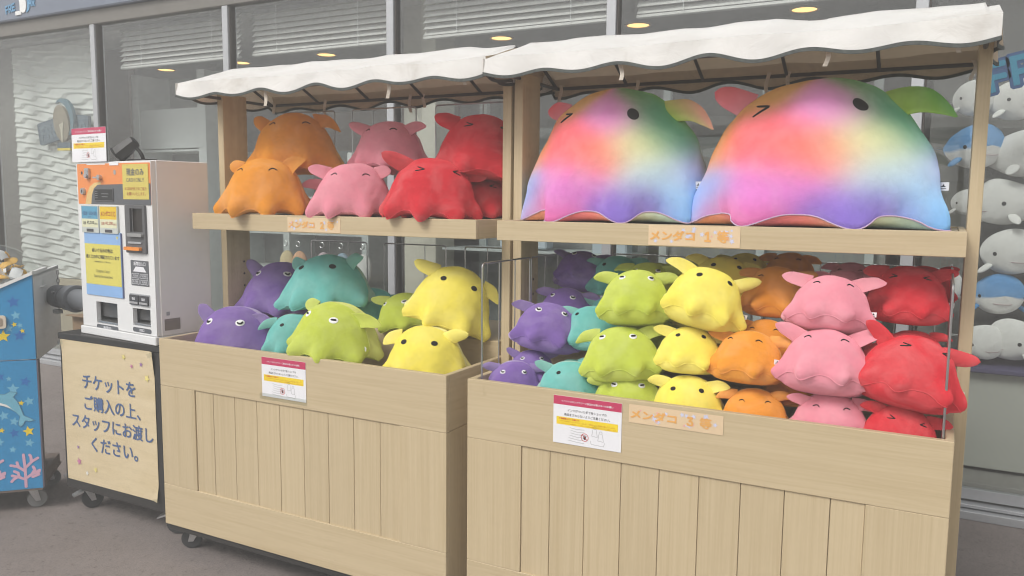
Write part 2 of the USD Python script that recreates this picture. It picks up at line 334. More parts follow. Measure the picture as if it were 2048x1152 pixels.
# wavy relief wall panel, left bay
xs = np.linspace(-5.05, -3.80, 150); zs = np.linspace(.72, 2.86, 320); X, Z = np.meshgrid(xs, zs, indexing='ij')
ph = Z / .068 + .27 * np.sin(2 * PI * X / .47 + PI * Z / .068 + .9 * np.sin(X * 5 + Z * 2.1)) + .10 * np.sin(X * 6.1 + Z * 4.3)
fr_ = 1 - (ph - np.floor(ph)); hgt = .026 * (fr_ ** 1.2) * (1 - np.clip((fr_ - .86) / .14, 0, 1))
M_relief = plain('relief_plaster', (.66, .67, .64), .7, var=.02)
rp = grid(np.stack([X, 2.50 - hgt, Z], -1), flip=False)
shop.part('relief_panel', rp, M_relief, smooth=30, label='white wall panel with rows of raised waves')
shop.part('partition', bx(-6.2, -5.06, 2.50, 2.56, .06, 2.874, .004), M_header)
shop.part('partition', bx(-5.05, -3.80, 2.44, 2.50, .06, .715, .004), plain('beige_wainscot', (.42, .36, .26), .7))
# blinds
M_slat = plain('blind_slat', (.62, .61, .59), .5, var=.03)
bl = [(-3.24, -1.90, 'leftmost blind, in the bay right of the wavy panel'), (-1.76, -.52, 'second blind from the left, above the left wagon'), (-.24, 1.08, 'blind above the join of the two wagon canopies'), (1.22, 2.60, 'rightmost blind, above the right wagon canopy')]
for a, b, wh in bl:
    t = Thing('window_blind', ((a + b) / 2, FY + .2, 2.46), 'pale slatted window blind, half lowered, ' + wh, 'blind', 'slatted blinds behind the shop windows')
    for k in range(8):
        zc = 2.570 + k * .0395
        p = np.array([[[x, FY + .185 + .020 * s, zc + .020 * s - .004 * (1 - s * s)] for s in np.linspace(-1, 1, 5)] for x in (a, b)])
        p2 = p + np.array([0, .0015, -.002])
        t.part('slat', cat([grid(p, True), grid(p2)]), M_slat, smooth=True)
    t.part('bottom_rail', bx(a, b, FY + .165, FY + .20, 2.528, 2.545, .003), M_slat)
    for f in (.2, .8):
        t.part('cord', cyl((a + (b - a) * f, FY + .158, 2.54), (a + (b - a) * f, FY + .158, 2.87), .0018, 6), M_eyewhite)
# downlights
M_lamp = emit('warm_lamp', (1.0, .55, .17), 1.5); M_ring = plain('lamp_ring', (.7, .55, .35), .3)
spots = [(-4.83, 'leftmost of the row'), (-3.70, 'second from the left'), (-2.56, 'third, above the left wagon canopy'), (-.62, 'above the join of the canopies'), (.61, 'second from the right'), (1.86, 'rightmost of the row')]
for x, wh in spots:
    t = Thing('ceiling_light', (x, 4.05, 2.87), 'round warm recessed ceiling light inside the shop, ' + wh, 'light', 'recessed lights in the shop ceiling')
    ang = np.linspace(0, 2 * PI, 25)[:-1]
    ring = np.stack([np.stack([x + r * np.cos(ang), 4.05 + r * np.sin(ang), np.full(24, z)], -1) for r, z in ((.105, 2.874), (.105, 2.866), (.088, 2.866), (.086, 2.873))], 1)
    t.part('ring', grid(ring, close_u=True), M_ring, smooth=30)
    t.part('lens', trimesh.Trimesh(np.vstack([np.stack([x + .087 * np.cos(ang), 4.05 + .087 * np.sin(ang), np.full(24, 2.8705)], -1), [[x, 4.05, 2.8705]]]), [[(i + 1) % 24, i, 24] for i in range(24)], process=False), M_lamp)
# white cabinet behind the vending machine
M_cab = plain('cabinet_white', (.74, .77, .76), .45, var=.02)
t = Thing('display_cabinet', (-3.56, 3.0, .06), 'white display cabinet inside the shop behind the ticket machine', 'cabinet')
t.part('upright', bx(-4.04, -3.95, 3.0, 3.4, .06, 2.62), M_cab); t.part('upright', bx(-3.16, -3.06, 3.0, 3.4, .06, 2.62), M_cab)
t.part('front_panel', bx(-3.95, -3.16, 3.01, 3.04, 1.93, 2.29), M_cab); t.part('back_panel', bx(-3.95, -3.16, 3.36, 3.39, .06, 2.62), plain('cabinet_back', (.36, .36, .34), .6))
for z in (1.90, 1.50, 1.1, .7): t.part('shelf', bx(-3.95, -3.16, 3.02, 3.36, z, z + .02), M_cab)
solo('carton', bx(-3.66, -3.40, 3.05, 3.25, 1.523, 1.66, .004), plain('carton_tan', (.36, .27, .17), .7), 'tan carton on a shelf of the white cabinet', 'carton')
# shelving in the shop between the wagon posts
M_sh = plain('shelf_grey', (.20, .21, .20), .6, var=.15); M_shl = plain('shelf_light', (.46, .50, .49), .5)
t = Thing('shop_shelving', (-2.3, 3.1, .06), 'grey shop shelving seen between the posts of the left wagon', 'shelving')
for a in (-2.88, -2.26, -1.40): t.part('upright', bx(a, a + .07, 3.1, 3.45, .06, 1.9), M_shl)
t.part('back_panel', bx(-2.81, -1.40, 3.43, 3.46, .06, 1.9), M_sh)
for z in (.55, .86, 1.17, 1.48): t.part('shelf', bx(-2.81, -1.40, 3.12, 3.42, z, z + .018), M_shl)
# key-ring plushes on hooks
kc = [(-2.12, (.55, .45, .25), 'yellow'), (-1.98, (.60, .33, .18), 'orange'), (-1.72, (.50, .40, .43), 'pale pink'), (-1.52, (.25, .36, .45), 'blue'), (-1.30, (.6, .6, .58), 'white')]
for i, (x, c, nm) in enumerate(kc):
    t = Thing('hanging_toy', (x, 3.0, 1.02), nm + ' soft toy hanging from a hook inside the shop, under the left wagon shelf', 'soft toy')
    s = trimesh.creation.icosphere(3); v = np.array(s.vertices) * [.075, .05, .13]; v[:, 2] *= 1 - .15 * np.sign(v[:, 2]); v += [x, 3.0, .93]
    t.part('body', trimesh.Trimesh(v, s.faces, process=False), plain('toy_' + nm.replace(' ', '_'), c, .9), smooth=True)
    a = np.linspace(-.5, PI * 1.3, 14); t.part('hook', tube(np.stack([x + .022 * np.sin(a), np.full(14, 2.98), 1.10 + .022 * np.cos(a)], 1), .004, 6), M_steel)
# pale bags / boxes in the shop
M_bag = plain('bag_pale_blue', (.42, .48, .53), .6); M_bagw = plain('bag_white', (.62, .63, .62), .6)
def bag(x, y, z, w, h, m, label):
    v = bx(x - w / 2, x + w / 2, y, y + .12, z, z + h, .01)
    t = Thing('paper_bag', (x, y, z), label, 'bag'); t.part('body', v, m)
    a = np.linspace(0, PI, 10); t.part('handle', tube(np.stack([x + w * .22 * np.cos(a), np.full(10, y + .06), z + h - .005 + .06 * np.sin(a)], 1), .004, 6), M_eyewhite)
bag(-1.18, 2.75, 1.50, .16, .34, M_bagw, 'white bag standing inside the shop between orange and pink toys')
bag(.30, 2.7, 1.16, .36, .25, M_bag, 'pale blue bag on the glass shelf right of the yellow toy')
bag(.93, 2.7, 1.06, .24, .42, M_bag, 'tall pale blue bag inside the shop beside the purple toys')
t = Thing('glass_shelf', (.2, 2.8, 1.1), 'glass shelf on pale uprights inside the shop near the wagon gap', 'shelf')
t.part('shelf', bx(-.30, 1.08, 2.62, 3.0, 1.135, 1.150), M_shl); t.part('upright', bx(-.22, -.16, 3.0, 3.05, .06, 2.2), M_shl); t.part('upright', bx(1.02, 1.08, 3.0, 3.05, .06, 2.2), M_shl); t.part('back_panel', bx(-.16, 1.02, 3.03, 3.06, .06, 2.0), M_sh)
# card rack behind right wagon
t = Thing('card_rack', (1.75, 2.9, .7), 'rack of small pale cards inside the shop behind the right wagon', 'rack')
t.part('board', bx(1.20, 2.55, 2.95, 2.98, .6, 1.9), M_sh)
for r_ in range(2):
    for k in range(9):
        t.part('card', bx(1.25 + k * .125, 1.25 + k * .125 + .105, 2.935, 2.945, 1.28 + r_ * .17, 1.42 + r_ * .17, .002), M_bagw)
for k in range(3): t.part('upright', bx(1.20 + k * .62, 1.25 + k * .62, 2.90, 2.95, .06, 2.3), M_shl)

# ------------------------------------------------------------------ whale toys behind the right window
M_pbelly = M_plush
def whale(x, y, z, R, face, white, label, belly=None, flip=1, squash=1.0, roll=0):
    """soft toy whale: round melon head and body, flippers, tail, stitched smile"""
    t = Thing('whale_plush', (x, y, z), label, 'soft toy', 'whale toys piled behind the right window')
    n, m = 40, 26; th = np.linspace(0, 2 * PI, n + 1)[:-1]; u = np.linspace(0, 1, m)
    TH, UU = np.meshgrid(th, u, indexing='ij')
    prof = np.sin(PI * np.clip(UU, 0, 1) ** .72) ** .62 * (1 - .45 * UU)
    prof[:, 0] = 0; prof[:, -1] = 0
    ax = -1.05 + 2.5 * UU
    P = np.stack([prof * np.cos(TH) * 1.02, ax, prof * np.sin(TH) * .90 * squash], -1)
    P[..., 2] += .10 * np.exp(-((ax + .7) / .4) ** 2) - .12 * np.clip(-np.sin(TH), 0, 1) * np.exp(-((ax + .8) / .3) ** 2)
    P *= 1 + .03 * (meshkit.noise(P * 3 + x * 9, 3)[..., None] - .5)
    a = math.radians(face); Rz = np.array([[math.cos(a), -math.sin(a), 0], [math.sin(a), math.cos(a), 0], [0, 0, 1]])
    b = math.radians(roll); Ry = np.array([[math.cos(b), 0, math.sin(b)], [0, 1, 0], [-math.sin(b), 0, math.cos(b)]])
    tr = lambda q: (np.asarray(q) * R) @ (Rz @ Ry).T + [x, y, z + .85 * R * squash]
    wc, bc = np.array((.72, .71, .69)), np.array((.12, .32, .60))
    base = wc if white else bc
    col = np.tile(base, (n, m, 1))
    if not white:
        low = (np.sin(TH) < -.05 - .25 * np.cos(TH) ** 2) & (UU < .75); col[low] = wc
    else:
        col *= (1 - .03 * meshkit.noise(P * 2.2, 5))[..., None]
    g = grid(tr(P), flip=True, close_u=True)
    bp = t.part('body', g, M_plush, smooth=True, color=col.reshape(-1, 3))
    for s in (-1, 1):
        uu = np.linspace(0, 1, 9); ang = np.linspace(0, 2 * PI, 13)[:-1]
        U2, A2 = np.meshgrid(uu, ang, indexing='ij'); w = .20 * np.sin(PI * (0.12 + .88 * U2)) ** .6 + 1e-3
        F = np.stack([s * (.62 + .52 * U2), -.32 + w * np.cos(A2) - .1 * U2, -.38 - .30 * U2 + .5 * w * np.sin(A2)], -1)
        fm = grid(np.swapaxes(tr(F), 0, 1), flip=(s < 0), close_u=True)
        t.part('flipper', fm, M_plush, smooth=True, color=np.tile(base, (108, 1)))
        e = trimesh.creation.icosphere(2); d = np.array([s * .66, -.66, -.02]); d = d * 1.0
        t.part('eye', trimesh.Trimesh(tr(np.array(e.vertices) * .075 + d * [1.09, 1.03, 1]), e.faces, process=False), M_thread, smooth=True)
    a2 = np.linspace(-1, 1, 15); mouth = np.stack([.60 * np.sin(a2 * 1.25), -1.00 + .42 * a2 ** 2, -.30 + .10 * a2 ** 2], 1)
    mp = tr(mouth * [1.02, 1.03, 1]); t.part('mouth', tube(mp, R * .012, 5), plain('pink_thread', (.40, .26, .28), .8), smooth=True)
    for s in (-1, 1):
        F = np.array([[[s * (.05 + .55 * q), 1.35 + .25 * q + v_ * .16 * math.sin(PI * (.25 + .7 * q)), .05 + h_] for v_ in (-1, 0, 1)] for q in np.linspace(0, 1, 5) for h_ in (.03,)])
        t.part('tail_fluke', cat([grid(tr(F), s > 0), grid(tr(F - [0, 0, .06]), s < 0)]), M_plush, color=np.tile(base, (30, 1)))
WY = 2.62
wh = [
 (2.93, WY, 1.93, .115, 20, 1, 'dim white whale in the top row left of the others, above the blue one'),
 (3.10, WY, 1.90, .13, 40, 1, 'white whale in the top row, half behind the blue letters'),
 (3.30, WY, 1.93, .12, 0, 1, 'white whale at the top right corner of the window'),
 (2.94, WY, 1.66, .145, 35, 0, 'blue and white dolphin facing right beside the rainbow ear'),
 (3.15, WY, 1.615, .155, 55, 1, 'white whale facing right in the second row, just right of the post'),
 (2.93, WY + .02, 1.43, .085, 20, 1, 'small white whale peeping between rainbow toy and post'),
 (3.13, WY, 1.375, .150, -60, 1, 'white whale turned left in the third row beside the post'),
 (3.33, WY, 1.40, .11, -20, 1, 'white whale at the right edge in the third row'),
 (3.13, WY, 1.125, .150, 25, 1, 'white whale with plump flipper in the fourth row beside the shelf end'),
 (3.37, WY, 1.14, .11, -40, 1, 'white whale cut by the right edge in the fourth row'),
 (3.10, WY, .92, .135, 12, 0, 'bright blue dolphin with white face in the fifth row'),
 (2.84, WY, .96, .12, 10, 1, 'white whale just showing behind the red toys'),
 (3.035, WY - .12, .70, .115, 30, 1, 'white whale in the lowest row touching the post'),
 (3.21, WY - .08, .70, .135, -50, 1, 'broad white whale in the lowest row at the right'),
]
for q in wh: whale(*q[:6], q[6] and 'plush ' + q[6])
shelf = Thing('toy_rack', (3.2, 2.6, .06), 'display rack with purple cloth holding whale toys behind the right window', 'rack')
M_purple = plain('purple_cloth', (.065, .055, .12), .8); M_lowp = plain('counter_grey', (.40, .40, .36), .6, var=.02)
shelf.part('cloth', bx(2.74, 4.15, 2.35, 2.95, .662, .690, .006), M_purple); 
shelf.part('front_panel', bx(2.74, 4.15, 2.40, 2.44, .17, .660), M_lowp)
shelf.part('back_panel', bx(2.74, 4.15, 2.92, 2.95, .69, 2.75), plain('rack_back', (.19, .185, .17), .7))
for z in (.89, 1.105, 1.355, 1.60, 1.875): shelf.part('wire_shelf', bx(2.76, 4.13, 2.56, 2.9, z, z + .012), M_acryl)
# FR letters on the window
fr = Frame((0, FY + .0185, 0), (1, 0, 0), (0, 0, 1))
t = Thing('window_lettering', (3.05, FY + .05, 2.1), 'blue outlined letters FR stuck on the right window pane', 'lettering')
M_bd, M_bt = plain('letter_dark_blue', (.02, .055, .14), .5), plain('letter_teal', (.02, .15, .23), .5)
for ch, cx, cz, rot in (('F', 3.015, 2.075, 14), ('R', 3.115, 2.105, 12)):
    g = text_at(ch, cx, cz, h=.135, bold=3, rot=rot)
    p = t.part('letter', slab(g.buffer(.013, join_style=2), fr, 0, .008), M_bd); t.part('fill', slab(g.buffer(-.001), fr, .0085, .002), M_bt, under=p)
# wooden sign on the wavy panel
fr = Frame((-4.33, 2.45, 2.08), (1, 0, 0), (0, 0, 1))
t = Thing('wall_sign', (-4.36, 2.45, 1.9), 'blue board sign with tan dolphin oval on the wavy panel', 'sign')
M_slate = plain('sign_slate_blue', (.085, .125, .165), .7, var=.15, vscale=20); M_tan = plain('sign_tan', (.26, .215, .15), .7, var=.1); M_signw = plain('sign_cream', (.50, .46, .36), .7)
p = t.part('board', slab(affinity.rotate(rrect(-.26, -.11, .10, .09, .02), 10), fr, 0, .03), M_slate)
t.part('lettering', slab(affinity.rotate(text_at('FRE', -.09, -.012, w=.26, h=.13, bold=3), 10, origin=(-.08, 0)), fr, .0305, .004), plain('sign_letter', (.13, .18, .225), .7), under=p)
p = t.part('board', slab(affinity.rotate(rrect(.16, -.10, .46, .12, .02), -4), fr, .001, .03), M_slate)
t.part('lettering', slab(affinity.rotate(text_at('AR', .33, .0, w=.2, h=.13, bold=3), -6), fr, .0315, .004), plain('sign_letter', (.13, .18, .225), .7), under=p)
p = t.part('crescent', slab(ell(.17, .10, .14, .17, 18).difference(ell(.13, .07, .13, .17, 18)), fr, .035, .03), plain('sign_teal', (.08, .17, .22), .7))
t.part('oval', slab(ell(.12, .05, .105, .165, 14), fr, .032, .025), M_tan)
t.part('figure', slab(Polygon([(.10, .04), (.17, .06), (.15, -.01), (.145, -.12), (.13, -.12), (.12, -.01)]), fr, .058, .006), M_signw)
t.part('plinth', slab(sbox(.06, -.17, .24, -.12), fr, .0, .06), M_slate); t.part('edge_strip', slab(sbox(.06, -.19, .24, -.17), fr, .0, .062), M_yellowp)
# fascia logo
fr = Frame((-4.22, FY - .0605, 3.055), (.8, 0, 0), (0, 0, .8))
t = Thing('fascia_sign', (-4.36, FY - .06, 3.0), 'small white dolphin emblem with blue letters on the grey blue fascia', 'sign')
t.part('emblem', slab(unary_union([ell(.07, .08, .075, .13, 20).difference(ell(-.03, .06, .07, .14, 10)), sbox(-.04, -.06, .06, -.02)]), fr, 0, .012), M_white)
t.part('crescent', slab(ell(.12, .10, .09, .15, 20).difference(ell(.075, .085, .09, .15, 20)), fr, .0, .010), plain('logo_blue', (.10, .27, .45), .5))
for g in (text_at('FRE', -.13, .02, w=.17, h=.085, bold=3, rot=8), text_at('AR', .25, .05, w=.11, h=.085, bold=3, rot=-4)): t.part('lettering', slab(g, fr, 0, .012), plain('logo_blue', (.10, .27, .45), .5))

# ------------------------------------------------------------------ display wagons
WL, WD, ZT, ZR, ZB2, ZB = 1.405, .885, .912, .716, .295, .12
edges = [.20, .300, .418, .536, .654, .772, .890, 1.008, 1.126, 1.212]
def caster(t, x, y, z, r=.038, rot=0.0, m=M_rubber, brake=True):
    """swivel caster: plate, fork, wheel, brake pedal; z is the underside it is screwed to"""
    c, s = math.cos(rot), math.sin(rot); wx, wy = x + .022 * s, y + .022 * c
    p = t.part('caster', bx(x - .03, x + .03, y - .03, y + .03, z - .006, z, .001), M_zinc)
    fork = []
    for sd in (-1, 1):
        q = np.array([[x - .018, z - .012], [x + .018, z - .012], [wx + .012, r - .008], [wx - .012, r - .008]])
        ex = np.array([c, -s, 0]) * sd * .018; fwd = np.array([s, c, 0])
        pts = [np.array([x, y, 0]) + ex + fwd * a + np.array([0, 0, h]) for a, h in ((-.02, z - .012), (.02, z - .012), (.034, r - .008), (.012, r - .008))]
        pts2 = [b + np.array([c, -s, 0]) * sd * .003 for b in pts]
        fork.append(trimesh.convex.convex_hull(np.array(pts + pts2)))
    fork.append(bx(x - .02, x + .02, y - .02, y + .02, z - .014, z - .005, .002))
    t.part('fork', cat(fork), M_zinc, under=p)
    a = np.linspace(0, 2 * PI, 29)[:-1]; ex = np.array([c, -s, 0]); fwd = np.array([s, c, 0]); ctr = np.array([x, y, r + .001]) + fwd * .022
    ring = np.array([[ctr + ex * w + (fwd * np.cos(q) + np.array([0, 0, 1]) * np.sin(q)) * rr for w, rr in ((-.013, .008), (-.014, r * .62), (-.013, r * .95), (-.008, r), (.008, r), (.013, r * .95), (.014, r * .62), (.013, .008))] for q in a])
    t.part('wheel', grid(ring, flip=True, close_u=True), m, smooth=40, under=p)
    if brake:
        q = [np.array([x, y, 0]) + fwd * f_ + ex * e_ + np.array([0, 0, h]) for f_, h in ((-.02, z - .018), (-.062, z - .034), (-.064, z - .041), (-.02, z - .028)) for e_ in (-.02, .02)]
        t.part('brake_pedal', trimesh.convex.convex_hull(np.array(q)), M_zinc, under=p)
def wagon(X0, label, seed):
    t = Thing('display_wagon', (X0, 0, 0), label, 'display wagon')
    P = lambda n, m, mt, **k: t.part(n, m, mt, **k)
    rng = random.Random(seed)
    th = .020
    P('top_rail', bx(X0, X0 + WL, 0, th, ZR, ZT, .0015), M_wh)
    P('bottom_rail', bx(X0, X0 + WL, 0, th, ZB, ZB2, .0015), M_wh)
    P('stile', bx(X0, X0 + edges[0], .0006, th, ZB2 + .0008, ZR - .0008, .001), M_wv); P('stile', bx(X0 + edges[-1], X0 + WL, .0006, th, ZB2 + .0008, ZR - .0008, .001), M_wv)
    for a, b in zip(edges[:-1], edges[1:]):
        P('plank', bx(X0 + a + .0009, X0 + b - .0009, .0055 + rng.uniform(0, .0008), th - .004, ZB2 - .004, ZR + .004, .0012), M_wv)
    P('backing_board', bx(X0 + .02, X0 + WL - .02, th + .001, th + .010, ZB + .01, ZR - .02), M_wv)
    for s in (0, 1):
        xa = X0 if s == 0 else X0 + WL - th
        P('side_panel', bx(xa, xa + th, th + .0005, WD - th - .0005, ZR + .0005, ZT - .0003, .0015), M_wy); P('side_panel', bx(xa, xa + th, th + .0005, WD - th - .0005, ZB, ZR - .0005, .0015), M_wv)
    P('back_panel', bx(X0, X0 + WL, WD - th, WD, ZB, ZT, .0015), M_wh)
    P('bin_floor', bx(X0 + th + .001, X0 + WL - th - .001, th + .012, WD - th - .001, .786, .800), M_wh)
    P('bin_step', bx(X0 + th + .002, X0 + WL - th - .002, .40, WD - th - .002, .801, .965), M_wh)
    P('base_frame', cat([bx(X0 + .012, X0 + WL - .012, .012, .05, .092, ZB - .0005), bx(X0 + .012, X0 + WL - .012, WD - .05, WD - .012, .092, ZB - .0005), bx(X0 + .012, X0 + .05, .051, WD - .051, .092, ZB - .0005), bx(X0 + WL - .05, X0 + WL - .012, .051, WD - .051, .092, ZB - .0005)]), M_black)
    P('base_board', bx(X0 + .05, X0 + WL - .05, .05, WD - .05, .100, .112), M_black)
    for x in (X0 + .09, X0 + WL - .09):
        for y in (.085, WD - .09): caster(t, x, y, .098, .042, rot=rng.uniform(-2.2, -1.2))
    # posts, with shelf-pin holes on the inner faces
    for s in (0, 1):
        xa, xb = (X0 - .035, X0 - .0006) if s == 0 else (X0 + WL + .0006, X0 + WL + .035)
        po = P('post', bx(xa, xb, .375, .515, .10, 1.945, .0018), M_wv)
        xi = xb if s == 0 else xa
        for k in range(9):
            z = .98 + k * .055 + (.13 if k > 4 else 0)
            P('pin_hole', cyl((xi - .0003 + .0006 * (1 - s) - .0003 * s, .475, z), (xi + .0008 * (1 if s == 0 else -1), .475, z), .005, 12), M_dark, under=po)
    # shelf
    P('shelf_front', bx(X0 + .0, X0 + WL - .0, .19, .208, 1.358, 1.4255, .0015), M_wh)
    P('shelf_end', bx(X0 + .0, X0 + .018, .2085, .72, 1.358, 1.4255, .0015), M_wy); P('shelf_end', bx(X0 + WL - .018, X0 + WL, .2085, .72, 1.358, 1.4255, .0015), M_wy)
    P('shelf_back', bx(X0 + .0185, X0 + WL - .0185, .702, .72, 1.358, 1.4255, .0015), M_wh)
    P('shelf_top', bx(X0 + .0185, X0 + WL - .0185, .2085, .7015, 1.405, 1.421, .001), M_wh)
    # canopy frame
    xa, xb, za = X0 - .015, X0 + WL + .015, 1.925
    fr_ = []
    for y in (.20, .69): fr_.append(tube([(xa, y, za), (xb, y, za)], .0065, 8))
    for x in (xa, xb): fr_ += [tube([(x, .20, za), (x, .69, za)], .0065, 8), tube([(x, .20, za), (x, .445, 2.045), (x, .69, za)], .0065, 8)]
    for k in range(1, 5):
        x = xa + (xb - xa) * k / 5; fr_.append(tube([(x, .20, za), (x, .445, 2.045), (x, .69, za)], .006, 8))
    fr_.append(tube([(xa, .445, 2.045), (xb, .445, 2.045)], .0065, 8))
    P('canopy_frame', cat(fr_), M_frame, smooth=40)
    # canvas: one sheet front hem > front eave > ridge > back eave > back hem, plus two gable ends with valance
    ex0, ex1 = X0 - .043, X0 + WL + .043
    n = 261; xs = np.linspace(ex0, ex1, n)
    def wr(x, q, k): return .38 * (.010 * (np.abs(meshkit.noise(np.array([x * 5 + q * 2.2 + seed * 3, q * 3.0 - x * 1.2, k]), 11) - .5) - .15) + .0045 * (meshkit.noise(np.array([x * 19 - q * 6, q * 9, k + seed]), 12) - .5))
    def wavez(s, k): return 1.903 + .0105 * math.cos(s / .268 * 2 * PI + k) + .004 * math.sin(s * 17 + k)
    prof = []
    for i, x in enumerate(xs):
        s = x - ex0; e = min((x - ex0), (ex1 - x)); k5 = abs(((x - xa) / (xb - xa) * 5 + .5) % 1 - .5) * 2   # 0 at a rib
        sag = .010 * (1 - abs(2 * (((x - xa) / (xb - xa) * 5) % 1) - 1)) if 0 < x - xa < xb - xa else 0
        nz = lambda a, b=0: (meshkit.noise(np.array([x * 9 + seed * 7, a, b]), 2) - .5)
        row = []
        zr, ze = 2.062 + .010 * nz(1) - sag * .6 - (.012 if e < .03 else 0), 1.968 + .010 * nz(2)
        fl = .006 * math.sin(s / .268 * 2 * PI + .8) + .006 * nz(3)
        wz = wavez(s, 1.3)
        for q in np.linspace(0, 1, 6): row.append((x, .178 - .004 - fl * (1 - q) - .008 * (1 - q) + 1.2 * wr(x, q * .4, 5), wz + (ze - wz) * q))
        for q in np.linspace(0, 1, 8)[1:]: row.append((x, .172 + (.445 - .172) * q, ze + (zr - ze) * q - sag * 1.3 * math.sin(PI * q) + 1.3 * wr(x, q, 1) * math.sin(PI * min(1, q * .9 + .1)) + .006 * nz(4 + q * 3, 2)))
        for q in np.linspace(0, 1, 8)[1:]: row.append((x, .445 + (.718 - .445) * q, zr + (ze - zr) * q - sag * math.sin(PI * q) + .006 * nz(8 + q * 3, 5)))
        wb = wavez(s, 2.6) - .004
        for q in np.linspace(0, 1, 6)[1:]: row.append((x, .718 + .006 + .010 * math.sin(s / .268 * 2 * PI + 2) * q, ze + (wb - ze) * q))
        prof.append(row)
    prof = np.array(prof)
    def hem(line, inward):
        line = np.array(line); up = line + [0, 0, .0095]; nrm = np.array(inward)
        a = np.stack([up - nrm * .0016, line - nrm * .0018 - [0, 0, .0008], line + nrm * .0016 - [0, 0, .0008], up + nrm * .0016], 1)
        return cat([grid(a), grid(a, True)])
    sheets = [grid(prof, True)]; hems = [hem(prof[:, 0], (0, 1, 0)), hem(prof[:, -1], (0, -1, 0))]
    for sgn, row in ((-1, prof[0]), (1, prof[-1])):
        ys = np.linspace(row[0][1], row[-1][1], 45); x = row[0][0]
        topz = np.interp(ys, row[5:20, 1], row[5:20, 2])
        zb = np.array([wavez(y * 1.05, 2.2 + sgn) for y in ys]); zb[0] = row[0][2]; zb[-1] = row[-1][2]
        w = np.clip(np.minimum(ys - ys[0], ys[-1] - ys) / .05, 0, 1); zb = row[0][2] * (1 - w) * (ys < .4) + row[-1][2] * (1 - w) * (ys >= .4) + zb * w
        g = np.stack([np.stack([np.full(45, x) + sgn * (.012 * np.sin(ys * 26) * (1 - q) * w), ys, zb + (topz - zb) * q], -1) for q in np.linspace(0, 1, 7)], 1)
        sheets.append(grid(g, sgn < 0)); hems.append(hem(g[:, 0], (-sgn, 0, 0)))
    cp = P('canopy', cat(sheets), M_canvas, smooth=35)
    P('trim', cat(hems), M_trim, smooth=40, under=cp)
    for k, (x, y) in enumerate([(xa + .02, .69), (xa + .33, .69), (xa + .80, .69), (xa + .87, .69), (xa + .45, .20), (xa + 1.05, .20), (xb - .02, .69), (xb - .06, .20)]):
        ln = rng.uniform(.05, .085); pts = np.array([[x + .006 * math.sin(q * 5 + k), y - .010 - .004 * math.sin(q * 4 + k), za + .012 - ln * q] for q in np.linspace(0, 1, 9)])
        w = np.array([.006, .002, 0]); g = np.stack([pts - w, pts + w], 1)
        P('tie', cat([grid(g), grid(g + [0, .0008, 0], True)]), M_tie, under=cp)
    return t
XA, XB = .006, 1.493
wagon(XA, 'maple wagon on casters at left with white canopy, shelf of orange, pink and red toys', 1)
wagon(XB, 'maple wagon at right with white canopy and two rainbow toys on its shelf', 2)

# ------------------------------------------------------------------ wire racks
def rack(name_label, hoops, extra=()):
    pass
def hoop_rack(o, d, n, w, gap, z0, z1, wires, label, r=.0032):
    """n bent-wire hoops in a row along d, with inner wires"""
    o, d = np.array(o, float), np.array(d, float)
    t = Thing('wire_rack', o + [0, 0, z0], label, 'wire rack')
    for k in range(n):
        a = o + d * (k * (w + gap)); b = a + d * w
        h = t.part('hoop', tube(rounded([a + [0, 0, z0], a + [0, 0, z1], b + [0, 0, z1], b + [0, 0, z0]], .014), r, 8), M_steel, smooth=40)
        for q in range(1, wires + 1):
            c = a + d * w * q / (wires + 1)
            t.part('wire', tube([c + [0, 0, z0], c + [0, 0, z1]], r * .7, 6), M_steel, smooth=True, under=h)
    t.part('cross_wire', tube([o + [0, 0, z0 + .03], o + d * (n * (w + gap) - gap) + [0, 0, z0 + .03]], r * .7, 6), M_steel, smooth=True)
hoop_rack((XA + .03, .675, 0), (1, 0, 0), 3, .345, .10, 1.422, 1.885, 2, 'wire rack of three hoops at the back of the left upper shelf')
hoop_rack((XA + .07, .85, 0), (1, 0, 0), 3, .345, .10, .915, 1.285, 2, 'wire rack of three hoops behind the teal and yellow toys of the left bin')
hoop_rack((XB + .028, .045, 0), (0, 1, 0), 2, .345, .012, .82, 1.288, 2, 'wire rack standing along the left side of the right bin')
hoop_rack((XB + .17, .85, 0), (1, 0, 0), 2, .56, .05, .915, 1.282, 8, 'wire rack of close bars at the back of the right bin')
hoop_rack((XB + WL - .026, .030, 0), (0, 1, 0), 2, .36, .012, .82, 1.300, 3, 'wire rack along the right side of the right bin beside the red toys')

